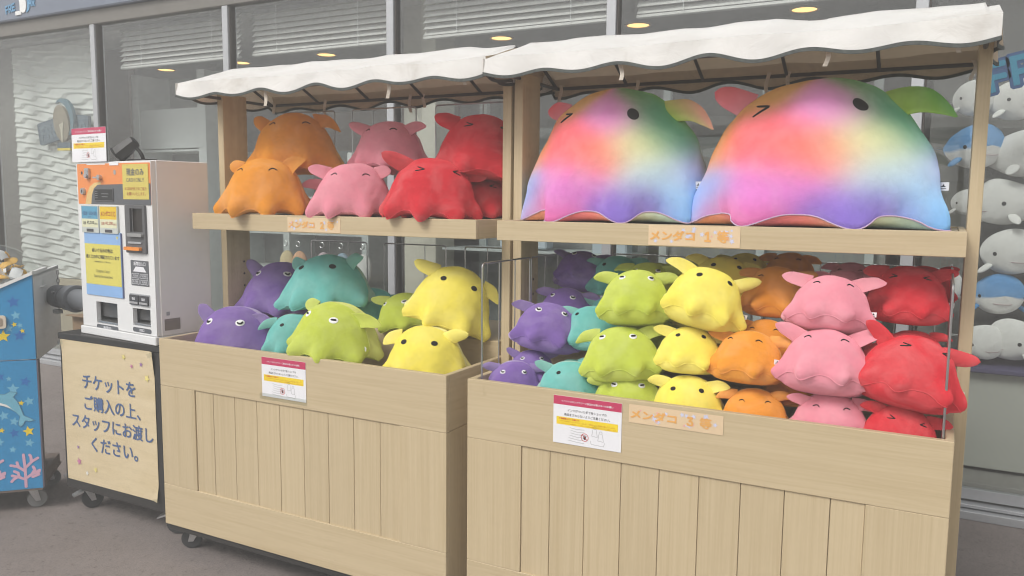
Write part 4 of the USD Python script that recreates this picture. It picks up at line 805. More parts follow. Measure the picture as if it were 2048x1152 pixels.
toys = [
    ('a1', 'orange', 0.255, 0.555, 1.605, 0.187, 1.40, 31, 4, -2, 'large shaded orange octopus toy at the back of the left shelf, tallest there', dict(ears=[(.55, .45, 0), (.95, .0, .9)], group=None)),
    ('a2', 'pink', 0.778, 0.560, 1.609, 0.152, 1.35, 8, 4, 0, 'shaded pink octopus toy raised at the back of the left shelf', dict(ears=[(1.0, .15, 0), (1.05, .25, .45)])),
    ('a3', 'red', 1.232, 0.540, 1.572, 0.172, 1.45, 35, 4, 6, 'red octopus toy at the back of the left shelf against the right post', dict(ears=[(.9, .12, 0), (.8, .2, .2)])),
    ('a7', 'pink', 0.520, 0.560, 1.425, 0.142, 1.20, 30, 0, -6, 'pink octopus toy mostly hidden between orange and pink ones on the shelf'),
    ('a8', 'red', 1.200, 0.560, 1.425, 0.150, 1.05, 30, 0, 0, 'red octopus toy squashed under the back red one on the left shelf'),
    ('a4', 'orange', 0.282, 0.340, 1.428, 0.178, 1.30, 23, 0, 0, 'bright orange octopus toy with stubby feet at the left front of the shelf', dict(ears=[(.45, .2, .1), (.75, .75, .5)], legdrop=.06)),
    ('a5', 'pink', 0.752, 0.340, 1.428, 0.158, 1.30, 32, 0, 0, 'light pink octopus toy in the middle front of the left shelf', dict(ears=[(.8, .4, .1), (.6, .3, .1)], legdrop=.07)),
    ('a6', 'red', 1.134, 0.340, 1.428, 0.170, 1.30, 42, 0, 4, 'bright red octopus toy with squeezed eyes at the front of the left shelf', dict(ears=[(1.1, .10, .0), (.9, -.25, .1)], legdrop=.07)),
    ('b1', 'purple', 0.156, 0.550, 0.953, 0.176, 1.40, 20, 6, 0, 'dark purple octopus toy at the back left of the left bin', dict(ears=[(.75, .7, 0), (.7, .0, .9)])),
    ('b9', 'teal', 0.640, 0.620, 0.960, 0.117, 1.20, 28, 0, 14, 'teal octopus toy peeping out behind the large teal one'),
    ('b3', 'teal', 0.512, 0.460, 1.026, 0.180, 1.25, 16, 4, -4, 'large teal octopus toy sitting on top of the left bin pile', dict(ears=[(.5, .2, 0), (.75, .6, .7)])),
    ('b6', 'lime', 0.889, 0.500, 0.965, 0.119, 1.20, 5, 0, -10, 'lime octopus toy lying behind the two yellow ones in the left bin'),
    ('b7', 'yellow', 1.200, 0.390, 1.003, 0.158, 1.50, 28, 2, 18, 'tall yellow octopus toy leaning right at the back of the left bin', dict(ears=[(1.0, -.1, 0), (.8, -.2, .7)])),
    ('b2', 'purple', 0.200, 0.240, 0.800, 0.178, 1.30, 18, 0, 0, 'light purple octopus toy at the front left corner of the left bin', dict(ears=[(.7, .75, 0), (.85, .2, .9)])),
    ('b4', 'teal', 0.498, 0.270, 0.864, 0.119, 1.30, 40, 0, 0, 'teal octopus toy at the front of the left bin under the large teal one'),
    ('b5', 'lime', 0.805, 0.175, 0.903, 0.165, 1.18, -2, 0, 7, 'lime octopus toy sitting on the front edge of the left bin', dict(ears=[(.5, .2, .2), (1.1, .0, .45)], tagside=1, legdrop=.05)),
    ('b8', 'yellow', 1.198, 0.205, 0.830, 0.150, 1.36, 14, 0, 0, 'yellow octopus toy with round eyes at the front right of the left bin', dict(ears=[(.8, -.25, .5), (1.0, .3, .25)])),
    ('r1', 'rainbow', 1.825, 0.455, 1.4245, 0.312, 1.46, -4, 0, 0, 'giant rainbow octopus toy on the left of the right shelf', dict(tagside=1, sx=.98, sy=.74, legout=.17, bell=.0, scal=.085, ears=[(.45, .1, .3), (1.15, .05, .75)])),
    ('r2', 'rainbow', 2.475, 0.455, 1.4245, 0.342, 1.32, -1, 0, 0, 'giant rainbow octopus toy on the right of the right shelf, the wider one', dict(tagside=1, sx=1.02, sy=.70, legout=.17, bell=.0, scal=.085, ears=[(.62, .10, .05), (.95, .0, .8)])),
    ('c1', 'purple', 1.620, 0.640, 1.174, 0.096, 1.33, 28, 22, 6, 'dim purple octopus toy topmost at the back left of the right bin', dict(puff=.26, scal=.12, legout=.20, bell=.08)),
    ('c2', 'purple', 1.636, 0.480, 1.039, 0.105, 1.28, -1, 7, 4, 'dim purple octopus toy wedged under the topmost purple one', dict(puff=.26, scal=.12, legout=.20, bell=.08)),
    ('c3', 'purple', 1.658, 0.270, 0.995, 0.112, 1.33, 25, 11, 10, 'purple octopus toy with both sleepy eyes showing, middle of its stack', dict(puff=.26, scal=.12, legout=.20, bell=.08)),
    ('c4', 'purple', 1.609, 0.240, 0.874, 0.082, 1.28, 26, 4, 0, 'purple octopus toy low in the stack below the sleepy one', dict(puff=.26, scal=.12, legout=.20, bell=.08)),
    ('c5', 'purple', 1.592, 0.135, 0.842, 0.090, 1.28, 28, 0, 0, 'purple octopus toy at the front left corner of the right bin', dict(puff=.26, scal=.12, legout=.20, bell=.08)),
    ('t1', 'teal', 1.775, 0.620, 1.160, 0.102, 1.28, 10, 0, 0, 'teal octopus toy topmost at the back of the right bin', dict(puff=.26, scal=.12, legout=.20, bell=.08)),
    ('t2', 'teal', 1.801, 0.320, 1.004, 0.100, 1.33, 7, 7, 0, 'teal octopus toy in mid stack between purple and lime', dict(puff=.26, scal=.12, legout=.20, bell=.08)),
    ('t3', 'teal', 1.814, 0.260, 0.879, 0.072, 1.28, 17, 0, 0, 'small teal octopus toy squeezed behind the front teal one', dict(puff=.26, scal=.12, legout=.20, bell=.08)),
    ('t4', 'teal', 1.800, 0.130, 0.862, 0.095, 1.22, 24, 0, 0, 'pale teal octopus toy at the front above the pink notice', dict(puff=.26, scal=.12, legout=.20, bell=.08)),
    ('l1', 'lime', 1.943, 0.460, 1.158, 0.098, 1.28, 13, 6, 0, 'shaded lime octopus toy behind the top front lime one', dict(puff=.26, scal=.12, legout=.20, bell=.08)),
    ('l1b', 'lime', 2.009, 0.640, 1.164, 0.094, 1.28, 16, 7, 0, 'lime octopus toy farthest back with a raised flap', dict(puff=.26, scal=.12, legout=.20, bell=.08)),
    ('l2', 'lime', 1.986, 0.220, 1.121, 0.113, 1.39, 19, 14, 0, 'lime octopus toy topmost at the front, with both dash eyes', dict(puff=.26, scal=.12, legout=.20, bell=.08)),
    ('l3', 'lime', 1.966, 0.155, 0.950, 0.119, 1.28, 15, 10, -5, 'lime octopus toy second from the top in the front stack', dict(puff=.26, scal=.12, legout=.20, bell=.08)),
    ('l4', 'lime', 1.999, 0.130, 0.837, 0.107, 1.22, 20, 0, 0, 'lime octopus toy lowest in its stack at the bin edge', dict(puff=.26, scal=.12, legout=.20, bell=.08)),
    ('y1b', 'yellow', 2.232, 0.660, 1.211, 0.083, 1.28, 12, 7, 0, 'yellow octopus toy farthest back under the right shelf', dict(puff=.26, scal=.12, legout=.20, bell=.08)),
    ('y1', 'yellow', 2.201, 0.460, 1.174, 0.106, 1.33, 18, 6, 6, 'shaded yellow octopus toy behind the top front yellow one', dict(puff=.26, scal=.12, legout=.20, bell=.08, tagside=1)),
    ('y2', 'yellow', 2.211, 0.220, 1.130, 0.119, 1.39, 22, 10, 16, 'bright yellow octopus toy topmost at the front, tilted right', dict(puff=.26, scal=.12, legout=.20, bell=.08, tagside=1, ear=(1.1, .5))),
    ('y3', 'yellow', 2.175, 0.185, 0.990, 0.097, 1.28, 18, 10, 2, 'yellow octopus toy in the middle of its front stack', dict(puff=.26, scal=.12, legout=.20, bell=.08)),
    ('y4', 'yellow', 2.191, 0.130, 0.847, 0.104, 1.22, 13, 0, 0, 'yellow octopus toy lowest in its stack above the prize sign', dict(puff=.26, scal=.12, legout=.20, bell=.08)),
    ('o1', 'orange', 2.383, 0.660, 1.211, 0.089, 1.28, -1, 7, 0, 'orange octopus toy farthest back touching the right shelf', dict(puff=.26, scal=.12, legout=.20, bell=.08)),
    ('o2', 'orange', 2.382, 0.420, 1.152, 0.102, 1.39, 2, 6, 0, 'dark shaded orange octopus toy in the upper back of the right bin', dict(puff=.26, scal=.12, legout=.20, bell=.08)),
    ('o3', 'orange', 2.377, 0.340, 1.018, 0.089, 1.28, 0, 4, 0, 'orange octopus toy half hidden in the mid back of the right bin', dict(puff=.26, scal=.12, legout=.20, bell=.08)),
    ('o4', 'orange', 2.356, 0.170, 0.985, 0.105, 1.28, -4, 12, 0, 'bright orange octopus toy at the front in the middle row', dict(puff=.26, scal=.12, legout=.20, bell=.08)),
    ('o5', 'orange', 2.387, 0.140, 0.846, 0.090, 1.22, 11, 0, 0, 'orange octopus toy lowest at the front of the right bin', dict(puff=.26, scal=.12, legout=.20, bell=.08)),
    ('p1', 'pink', 2.582, 0.640, 1.202, 0.078, 1.28, 0, 0, 0, 'pink octopus toy farthest back in the right bin', dict(puff=.26, scal=.12, legout=.20, bell=.08)),
    ('p2', 'pink', 2.582, 0.460, 1.171, 0.088, 1.33, 6, 4, 0, 'dark shaded pink octopus toy behind the top front pink one', dict(puff=.26, scal=.12, legout=.20, bell=.08)),
    ('p3', 'pink', 2.568, 0.230, 1.147, 0.111, 1.28, 6, 14, 4, 'pink octopus toy topmost at the front of the right bin', dict(puff=.26, scal=.12, legout=.20, bell=.08, tagside=1, ear=(1.15, .1))),
    ('p4', 'pink', 2.563, 0.320, 0.998, 0.092, 1.28, 6, 0, 0, 'pink octopus toy hidden behind the middle front pink one', dict(puff=.26, scal=.12, legout=.20, bell=.08)),
    ('p5', 'pink', 2.573, 0.145, 0.987, 0.119, 1.33, 1, 17, 2, 'bright pink octopus toy in the middle front, leaning back', dict(puff=.26, scal=.12, legout=.20, bell=.08, tagside=-1, ear=(1.1, .2))),
    ('p6', 'pink', 2.594, 0.135, 0.850, 0.098, 1.22, 6, 0, 0, 'pink octopus toy lowest at the front of the right bin', dict(puff=.26, scal=.12, legout=.20, bell=.08)),
    ('d1', 'red', 2.799, 0.620, 1.197, 0.081, 1.28, 1, 0, 0, 'red octopus toy farthest back in the right bin corner', dict(puff=.26, scal=.12, legout=.20, bell=.08)),
    ('d2', 'red', 2.763, 0.380, 1.167, 0.107, 1.39, 2, 6, 2, 'dark red octopus toy in the upper back by the right post', dict(puff=.26, scal=.12, legout=.20, bell=.08, tagside=1)),
    ('d3', 'red', 2.780, 0.360, 1.021, 0.086, 1.28, 1, 0, 0, 'dark red octopus toy in the middle back by the right post', dict(puff=.26, scal=.12, legout=.20, bell=.08)),
    ('d4b', 'red', 2.722, 0.270, 1.005, 0.080, 1.28, 3, 4, 0, 'red octopus toy just showing left behind the large front red one', dict(puff=.26, scal=.12, legout=.20, bell=.08)),
    ('d4', 'red', 2.787, 0.150, 0.974, 0.123, 1.39, 16, 14, 14, 'large bright red octopus toy bulging out at the right front', dict(puff=.26, scal=.12, legout=.20, bell=.08, tagside=1, ear=(1.1, .2))),
    ('l5', 'lime', 1.985, 0.375, 0.982, 0.105, 1.28, 12, 4, 0, 'lime octopus toy in the middle back, hidden by the lime stack', dict(puff=.2, bell=.1)),
    ('y5', 'yellow', 2.190, 0.385, 0.992, 0.105, 1.28, 12, 4, 0, 'yellow octopus toy in the middle back, hidden by the yellow stack', dict(puff=.2, bell=.1)),
    ('t5', 'teal', 1.800, 0.50, 1.032, 0.095, 1.28, 12, 4, 0, 'teal octopus toy in the middle back between purple and lime', dict(puff=.2, bell=.1)),
    ('o6', 'orange', 2.480, 0.30, 0.902, 0.090, 1.28, 8, 0, 0, 'orange octopus toy deep in the gap between orange and pink stacks', dict(puff=.2, bell=.1)),
    ('d5', 'red', 2.775, 0.130, 0.840, 0.096, 1.22, 9, 0, 10, 'red octopus toy lowest in the right front corner of the bin', dict(puff=.26, scal=.12, legout=.20, bell=.08)),
]
for i, q in enumerate(toys): octopus(*q[:11], seed=i, **(q[11] if len(q) > 11 else {}))
# ------------------------------------------------------------------ ticket machine on its trolley
TX, TY = -.78, .08
t = Thing('trolley', (TX, TY, 0), 'black box trolley on casters carrying the ticket machine', 'trolley')
tw, td, tz = .735, .56, .858
t.part('body', cat([bx(TX, TX + tw, TY, TY + .018, .115, tz - .03), bx(TX, TX + .018, TY + .0185, TY + td, .115, tz - .03), bx(TX + tw - .018, TX + tw, TY + .0185, TY + td, .115, tz - .03), bx(TX + .0185, TX + tw - .0185, TY + td - .018, TY + td, .115, tz - .03)]), M_black)
t.part('top', bx(TX - .006, TX + tw + .006, TY - .006, TY + td + .01, tz - .0295, tz, .003), M_black)
t.part('floor_panel', bx(TX + .019, TX + tw - .019, TY + .019, TY + td - .019, .118, .135), M_black)
for x in (TX + .07, TX + tw - .07):
    for y in (TY + .055, TY + td - .06): caster(t, x, y, .115, .048, rot=.35 if x < -.5 else 1.0)
# wood-grain notice on the trolley front: slightly curled sheet
fr = Frame((TX, TY - .0004, .115), (1, 0, 0), (0, 0, 1))
t = Thing('paper_poster', (TX + .33, TY, .15), 'wood print poster with blue handwriting-style text on the black trolley', 'poster')
U_, V_ = np.meshgrid(np.linspace(.016, .652, 40), np.linspace(.044, .714, 36), indexing='ij')
cu = .0016 + .0012 * meshkit.noise(np.stack([U_ * 9, V_ * 9, U_ * 0], -1), 3) + .010 * np.clip((U_ - .60) / .05, 0, 1) ** 2 * np.clip((V_ - .60) / .1, 0, 1) + .012 * np.clip((U_ - .60) / .05, 0, 1) ** 2 * np.clip((.12 - V_) / .08, 0, 1) + .006 * np.clip((.05 - U_) / .03, 0, 1) ** 2 * np.clip((V_ - .66) / .04, 0, 1)
P3 = fr.o + U_[..., None] * fr.r + V_[..., None] * fr.u + cu[..., None] * fr.n
t.part('sheet', cat([grid(P3, False), grid(P3 - fr.n * .0008, True)]), M_paperwood, smooth=True)
M_navy = plain('print_navy', (.075, .125, .26), .5)
for s, cx, cy, w, rot in (('チケットを', .343, .530, .365, 0), ('ご購入の上、', .360, .432, .385, 0), ('スタッフにお渡し', .350, .339, .560, 0), ('ください。', .365, .240, .320, 0)):
    t.part('lettering', flat(text_at(s, cx, cy, w=w, bold=1, rnd=.9, rot=rot), fr, .0045), M_navy)
cols = {'y': (.72, .62, .22), 'p': (.55, .20, .35), 'v': (.30, .17, .36), 'w': (.75, .73, .68)}
for cx, cy, r, k in ((.457, .672, .015, 'y'), (.507, .636, .011, 'p'), (.570, .650, .012, 'v'), (.605, .592, .019, 'y'), (.106, .209, .010, 'v'), (.109, .140, .019, 'p'), (.164, .093, .013, 'w'), (.227, .119, .016, 'y')):
    t.part('star', flat(star(cx, cy, r, cx * 9), fr, .0045), plain('poster_star_' + k, cols[k], .5))
for x, y in ((.022, .70), (.016, .058), (.64, .70), (.645, .05)): t.part('tape', slab(affinity.rotate(sbox(x - .018, y - .010, x + .018, y + .010), 20), fr, .013, .0004), M_acryl)

ma, mw, md, mh = -.091, .575, .275, .77
mr, mbk = np.array([math.cos(ma), math.sin(ma), 0]), np.array([-math.sin(ma), math.cos(ma), 0])
MO = np.array([-.674, .13, .8585])
FM = Frame(MO, mr, (0, 0, 1))          # normal points to the street
def mbox(u0, u1, v0, v1, d0, d1, c=.002):   # d: into the machine
    m = bx(u0, u1, d0, d1, v0, v1, c); v = np.array(m.vertices)
    return trimesh.Trimesh(MO + v[:, :1] * mr + v[:, 1:2] * mbk + v[:, 2:] * np.array([0, 0, 1.0]), m.faces, process=False)
t = Thing('ticket_machine', MO, 'white ticket vending machine with orange control panel on the black trolley', 'ticket machine')
M_mw = plain('machine_white', (.70, .70, .70), .35, var=.02, vscale=2); M_mside = plain('machine_side', (.74, .705, .69), .4, var=.03, vscale=3)
H0 = .017
# front door with two openings cut out
door = sbox(.004, H0 + .022, mw, mh + H0 - .004)
holes = unary_union([sbox(.118, .058, .285, .157), sbox(.403, .074, .533, .150), sbox(.423, .481, .518, .585)])
M_or = plain('panel_orange', (.75, .25, .07), .4, var=.02); M_pg = plain('panel_grey', (.10, .105, .115), .4); M_py = plain('panel_sand', (.68, .48, .20), .4)
t.part('door', slab(door.difference(holes), FM, -.020, .020), M_mw)
t.part('cabinet', cat([mbox(0, .012, H0 + .02, mh + H0, .0205, md), mbox(.012, mw - .008, mh + H0 - .015, mh + H0, .0205, md), mbox(.012, mw - .008, H0 + .02, mh + H0 - .016, md - .012, md)]), M_mw)
t.part('side_wall', mbox(mw - .0075, mw + .004, H0 + .02, mh + H0, .0205, md, .003), M_mside)
sc = t.part('vent', slab(sbox(0, 0, .075, .05), Frame(MO + mr * (mw + .0042) + mbk * .035 + np.array([0, 0, .06]), mbk, (0, 0, 1)), 0, .001), plain('vent_brown', (.20, .17, .15), .5))
t.part('plate', slab(sbox(0, 0, .016, .016), Frame(MO + mr * (mw + .0042) + mbk * .045 + np.array([0, 0, .125]), mbk, (0, 0, 1)), 0, .001), M_inkgrey)
t.part('plinth', mbox(-.004, mw + .004, .0005, H0 + .0195, -.010, md, .003), M_mw)
t.part('inner_tray', mbox(.02, mw - .02, H0 + .03, H0 + .035, .022, .12), M_zinc); t.part('cavity', mbox(.02, mw - .02, H0 + .04, mh - .02, .11, .12), M_cavity)
for k, (a, b) in enumerate(((.118, .285), (.403, .533))):
    t.part('chute', mbox(a - .002, b + .002, .060 + .016 * k, .068 + .016 * k, .004, .085, .001), M_zinc)
    t.part('flap', mbox(a + .002, b - .002, .085 + .01 * k, .155 - .007 * k, .030, .034, .001), plain('flap_smoke', (.07, .07, .072), .15))
# orange control panel with the grey sweep
op = rrect(.014, .598, .572, .777, .006); op = op.difference(sbox(.09, .772, .24, .8))
sweep_g = Polygon([(.118, .596), (.128, .640), (.145, .668), (.175, .684), (.572, .690), (.572, .596)]).intersection(op)
sweep_y = Polygon([(.070, .596), (.085, .640), (.112, .676), (.150, .693), (.20, .697), (.20, .68), (.14, .62), (.13, .596)]).intersection(op).difference(sweep_g)
p = t.part('control_panel', slab(op, FM, .0003, .0012), M_or)
t.part('sand_sweep', flat(sweep_y, FM, .0019), M_py, under=p); t.part('grey_sweep', flat(sweep_g, FM, .0022), M_pg, under=p)
t.part('label', slab(rrect(.275, .768, .345, .782, .002), FM, .0025, .0008), M_paper, under=p)
q = t.part('coin_slot', slab(rrect(.088, .712, .122, .758, .006), FM, .0016, .010), M_zinc); t.part('slot', slab(rrect(.094, .732, .116, .752, .004), FM, .0118, .0006), M_inkgrey, under=q); t.part('button', cyl(FM.P(.106, .724, .0118), FM.P(.106, .724, .020), .010, 18), M_alu, under=q)
q = t.part('return_lever', cyl(FM.P(.203, .716, .0016), FM.P(.203, .716, .016), .012, 18), M_zinc); t.part('handle', slab(rrect(.172, .712, .222, .719, .003), FM, .016, .006), M_zinc, under=q)
q = t.part('lock', cyl(FM.P(.062, .655, .0016), FM.P(.062, .655, .012), .0165, 22, .0145), M_zinc); t.part('keyhole', slab(ell(.062, .655, .005, .008), FM, .0121, .0005), M_cavity, under=q)
t.part('hole', flat(Point(.052, .737).buffer(.007, 10), FM, .0026), M_cavity); t.part('hole', flat(ell(.313, .738, .009, .011), FM, .0026), plain('lens_grey', (.33, .33, .32), .3))
q = t.part('display', slab(rrect(.152, .612, .299, .668, .004), FM, .0024, .003), M_greyp); t.part('screen', flat(rrect(.156, .616, .295, .664, .003), FM, .0062), plain('screen_black', (.012, .012, .013), .12), under=q)
t.part('print', flat(unary_union([sbox(.160, .655 - .010 * k, .180, .6565 - .010 * k) for k in range(4)] + [sbox(.21, .643, .265, .6445), sbox(.21, .630, .26, .6312)]), FM, .0066), M_inkgrey, under=q)
# yellow cash sheet
M_cash = plain('sheet_mustard', (.60, .50, .12), .35, var=.02)
p = t.part('cash_sheet', slab(sbox(.372, .622, .560, .771), FM, .0026, .0008), M_cash)
t.part('lettering', flat(text_at('現金のみ', .466, .738, w=.128, bold=2), FM, .0038), M_pg, under=p); t.part('lettering', flat(text_at('CASH ONLY', .466, .704, w=.128, bold=1), FM, .0038), M_pg, under=p)
t.part('lettering', flat(text_at('※1000円札でのご協力', .466, .667, w=.155, bold=1), FM, .0038), plain('print_brown', (.38, .13, .05), .5), under=p); t.part('lettering', flat(text_at('お願いいたします。', .470, .645, w=.135, bold=1), FM, .0038), plain('print_brown', (.38, .13, .05), .5), under=p)
# two selection buttons
M_cyan = plain('button_blue', (.10, .31, .46), .35); M_gold = plain('button_gold', (.68, .47, .03), .35); M_cream2 = plain('button_cream', (.66, .66, .46), .4)
for u0, mm, l1, l2, ink in ((.045, M_cyan, 'イルカ・シロイルカ', 'くじ', M_navy), (.192, M_gold, 'メンダコくじ', '', plain('print_maroon', (.36, .06, .04), .5))):
    p = t.part('select_button', slab(rrect(u0, .470, u0 + .137, .592, .003), FM, .0003, .009), plain('button_frame', (.50, .53, .50), .4))
    t.part('face', flat(sbox(u0 + .004, .532, u0 + .133, .588), FM, .0097), mm, under=p); t.part('face', flat(sbox(u0 + .004, .494, u0 + .133, .532), FM, .0097), M_cream2, under=p)
    t.part('indicator', slab(sbox(u0 + .040, .474, u0 + .095, .487), FM, .0095, .0008), M_cavity, under=p)
    t.part('lettering', flat(text_at(l1, u0 + .0685, .557, w=.115, h=.019 if len(l1) > 7 else .024, bold=2), FM, .0103), ink, under=p)
    if l2: t.part('lettering', flat(text_at(l2, u0 + .0685, .539, h=.012, bold=2), FM, .0103), ink, under=p)
    t.part('lettering', flat(text_at('1回', u0 + .026, .513, w=.022, bold=1), FM, .0103), ink if l2 == '' else M_ink, under=p); t.part('lettering', flat(text_at('¥1,100', u0 + .075, .514, w=.056, bold=2), FM, .0103), ink if l2 == '' else M_ink, under=p); t.part('lettering', flat(text_at('(税込)', u0 + .118, .510, w=.024), FM, .0103), ink if l2 == '' else M_ink, under=p)
# blue and yellow instruction sheet in a holder
M_lb, M_ly = plain('sheet_sky_blue', (.25, .42, .70), .3, var=.03), plain('sheet_yellow', (.64, .57, .12), .35, var=.02)
p = t.part('instruction_sheet', slab(sbox(.052, .186, .340, .474), FM, .0005, .004), M_lb)
t.part('band', flat(sbox(.054, .236, .336, .420), FM, .0050), M_ly, under=p)
for s, cy, w in (('ぬいぐるみの色は', .392, .165), ('紙くじの中に明記されています', .362, .262)): t.part('lettering', flat(text_at(s, .195, cy, w=w, bold=2), FM, .0055), M_ink, under=p)
t.part('lettering', flat(text_at('※お色は選べません。ご了承ください。', .195, .340, w=.13, bold=1), FM, .0055), M_ink, under=p)
t.part('lettering', flat(text_at('Dolphin Color', .195, .296, w=.105), FM, .0055), M_ink, under=p); t.part('lettering', flat(text_at('Cannot be selected.', .195, .274, w=.150), FM, .0055), M_ink, under=p)
t.part('star', flat(star(.315, .452, .010), FM, .0050), M_ly, under=p)
p = t.part('edge_strip', slab(sbox(.341, .188, .346, .472), FM, .0004, .006), plain('strip_navy', (.10, .13, .26), .4))
# bill acceptor
p = t.part('bill_acceptor', slab(rrect(.389, .392, .533, .597, .006).difference(sbox(.425, .483, .516, .583)), FM, .0004, .010), M_greyp)
t.part('recess', mbox(.424, .517, .482, .584, .004, .008, .001), plain('recess_dark', (.022, .018, .016), .3), under=p); t.part('lip', slab(rrect(.418, .463, .522, .477, .004), FM, .0106, .012), plain('lip_grey', (.28, .28, .28), .4), under=p)
t.part('slot', slab(rrect(.412, .433, .508, .441, .003), FM, .0106, .005), M_alu, under=p); t.part('orange_tray', slab(rrect(.392, .404, .506, .418, .004), FM, .0106, .014), plain('tray_orange', (.78, .26, .04), .4), under=p)
# bill label, buttons, lower labels
p = t.part('bill_label', slab(rrect(.404, .250, .534, .360, .004), FM, .0004, .001), M_pg)
t.part('lettering', flat(text_at('紙幣投入口', .470, .346, w=.085, bold=1), FM, .0019), M_paper, under=p); t.part('arrow', flat(Polygon([(.420, .311), (.518, .311), (.497, .333), (.441, .333)]), FM, .0019), M_paper, under=p)
for k, s in enumerate(('10,000', '5,000', '2,000', '1,000')):
    cx, cy = .437 + .064 * (k % 2), .293 - .026 * (k // 2); r_ = sbox(cx - .027, cy - .010, cx + .027, cy + .010)
    t.part('frame', flat(r_.difference(r_.buffer(-.0015)), FM, .0019), M_paper, under=p); t.part('lettering', flat(text_at(s, cx, cy, h=.010, w=.036, bold=1), FM, .0019), M_paper, under=p)
p = t.part('button_plate', slab(rrect(.390, .163, .536, .214, .002), FM, .0004, .002), M_alu)
for k, s in enumerate(('領収', '取消')):
    u0 = .394 + k * .071; q = t.part('push_button', slab(rrect(u0, .167, u0 + .064, .209, .003), FM, .0026, .006), M_cavity); t.part('lettering', flat(text_at(s, u0 + .032, .193, h=.012, bold=1), FM, .0090), M_paper, under=q); t.part('lower_edge', slab(sbox(u0 + .002, .171, u0 + .062, .180), FM, .0087, .001), M_inkgrey, under=q)
for u0, u1, v, s in ((.117, .287, .043, '商品取出口'), (.401, .536, .056, '釣銭口')):
    p = t.part('label', slab(rrect(u0, v - .010, u1, v + .010, .0095), FM, .0004, .001), M_pg); t.part('lettering', flat(text_at(s, (u0 + u1) / 2, v, h=.012, bold=1), FM, .0019), M_paper, under=p)
# notice clipped on the machine, and the clamp lamp
notice(Frame(FM.P(-.012, .786, .006), mr, np.array([0, .02, 1.0]) / math.hypot(.02, 1)), .275, .150, 'pink headed white notice standing on top of the ticket machine')
t = Thing('clamp_lamp', FM.P(.34, mh + H0, -.08), 'black clamp spotlight on top of the ticket machine beside the notice', 'lamp')
hd = FM.P(.318, mh + H0 + .062, -.06); dv = FM.P(.270, mh + H0 + .010, -.02) - hd; dv /= np.linalg.norm(dv)
t.part('head', tube([hd - dv * .045, hd - dv * .040, hd + dv * .020, hd + dv * .024, hd + dv * .052], [.018, .029, .035, .036, .037], 6), M_black)
rg = hd + dv * .055; t.part('rim', tube([rg - dv * .004, rg, rg + dv * .004], [.039, .042, .039], 24), M_black, smooth=40); t.part('lens', tube([rg + dv * .003, rg + dv * .0055], [.034, .032], 24), plain('lamp_glass', (.55, .55, .52), .1))
t.part('arm', tube(rounded([hd - dv * .03, FM.P(.375, mh + H0 + .03, -.09), FM.P(.37, mh + H0 + .006, -.10)], .02), .008, 8), M_black, smooth=True); t.part('clamp', mbox(.29, .43, mh + H0 + .001, mh + H0 + .010, .07, .13), M_black)

# ------------------------------------------------------------------ lottery cabinet with acrylic dome
LA = np.array([.694, .72, 0]); LA /= np.linalg.norm(LA); LBk = np.array([-LA[1], LA[0], 0]); LO = np.array([-.872, .02, .11])
FL = Frame(LO, LA, (0, 0, 1))
t = Thing('lottery_cabinet', LO - [0, 0, .11], 'sky blue cabinet with star and dolphin prints and clear dome at the left edge', 'cabinet')
M_sky = plain('cabinet_sky_blue', (.035, .25, .50), .3, var=.03, vscale=3); M_lg = plain('cabinet_grey', (.80, .82, .82), .4, var=.04)
W_, DP = .62, .63; slope = .062 / .135
topz = lambda u: 1.016 + slope * u
def lprism(poly, d0, d1, m, name, **k):   # poly in (u, v), extruded into the cabinet
    return t.part(name, slab(poly, Frame(LO + LBk * d1, LA, (0, 0, 1)), 0, d1 - d0), m, **k)
lprism(Polygon([(-W_, .622), (0, .622), (0, topz(0)), (-.36, topz(-.36)), (-W_, topz(-.36))]), 0, .022, M_sky, 'upper_front')
lprism(sbox(-W_, .0, 0, .617), 0, .022, M_sky, 'lower_front')
lprism(sbox(-W_ + .01, -.001, -.004, .618) if False else sbox(-W_ + .005, -.0, -.005, .05), .0225, .40, plain('cabinet_base', (.16, .12, .10), .6), 'base')
t.part('edge_strip', slab(sbox(0.0002, .0, .007, .617), Frame(LO + LBk * .03, LA, (0, 0, 1)), -.0, .03), plain('edge_mauve', (.10, .09, .12), .5))
FS = Frame(LO + LA * .0005, LBk, (0, 0, 1))
t.part('side_panel', slab(Polygon([(.0228, .60), (DP, .60), (DP, 1.012), (.0228, 1.012)]), Frame(LO + LA * -.012, LBk, (0, 0, 1)), -.012, .011), M_lg)
t.part('side_panel', slab(Polygon([(.0228, .05), (.30, .05), (.30, .598), (.0228, .598)]), Frame(LO + LA * -.05, LBk, (0, 0, 1)), -.012, .011), plain('brown_side', (.085, .065, .055), .6))
t.part('top_panel', slab(sbox(-W_, .0228, -.012, DP), Frame(LO + np.array([0, 0, .985]), LA, LBk), 0, .012) if False else slab(Polygon([(-.36, topz(-.36) - .02), (-.013, topz(0) - .02), (-.013, topz(0) - .008), (-.36, topz(-.36) - .008)]), Frame(LO + LBk * DP, LA, (0, 0, 1)), 0, DP - .0228), M_lg)
rim = Polygon([(-.40, topz(-.40)), (.004, topz(.004)), (.004, topz(.004) + .016), (-.40, topz(-.40) + .016)])
lprism(rim, -.006, .035, M_white, 'rim'); lprism(Polygon([(-.012, topz(0) + .001), (.004, topz(0) + .001), (.004, topz(0) + .014), (-.012, topz(0) + .014)]), .036, .30, M_white, 'rim')
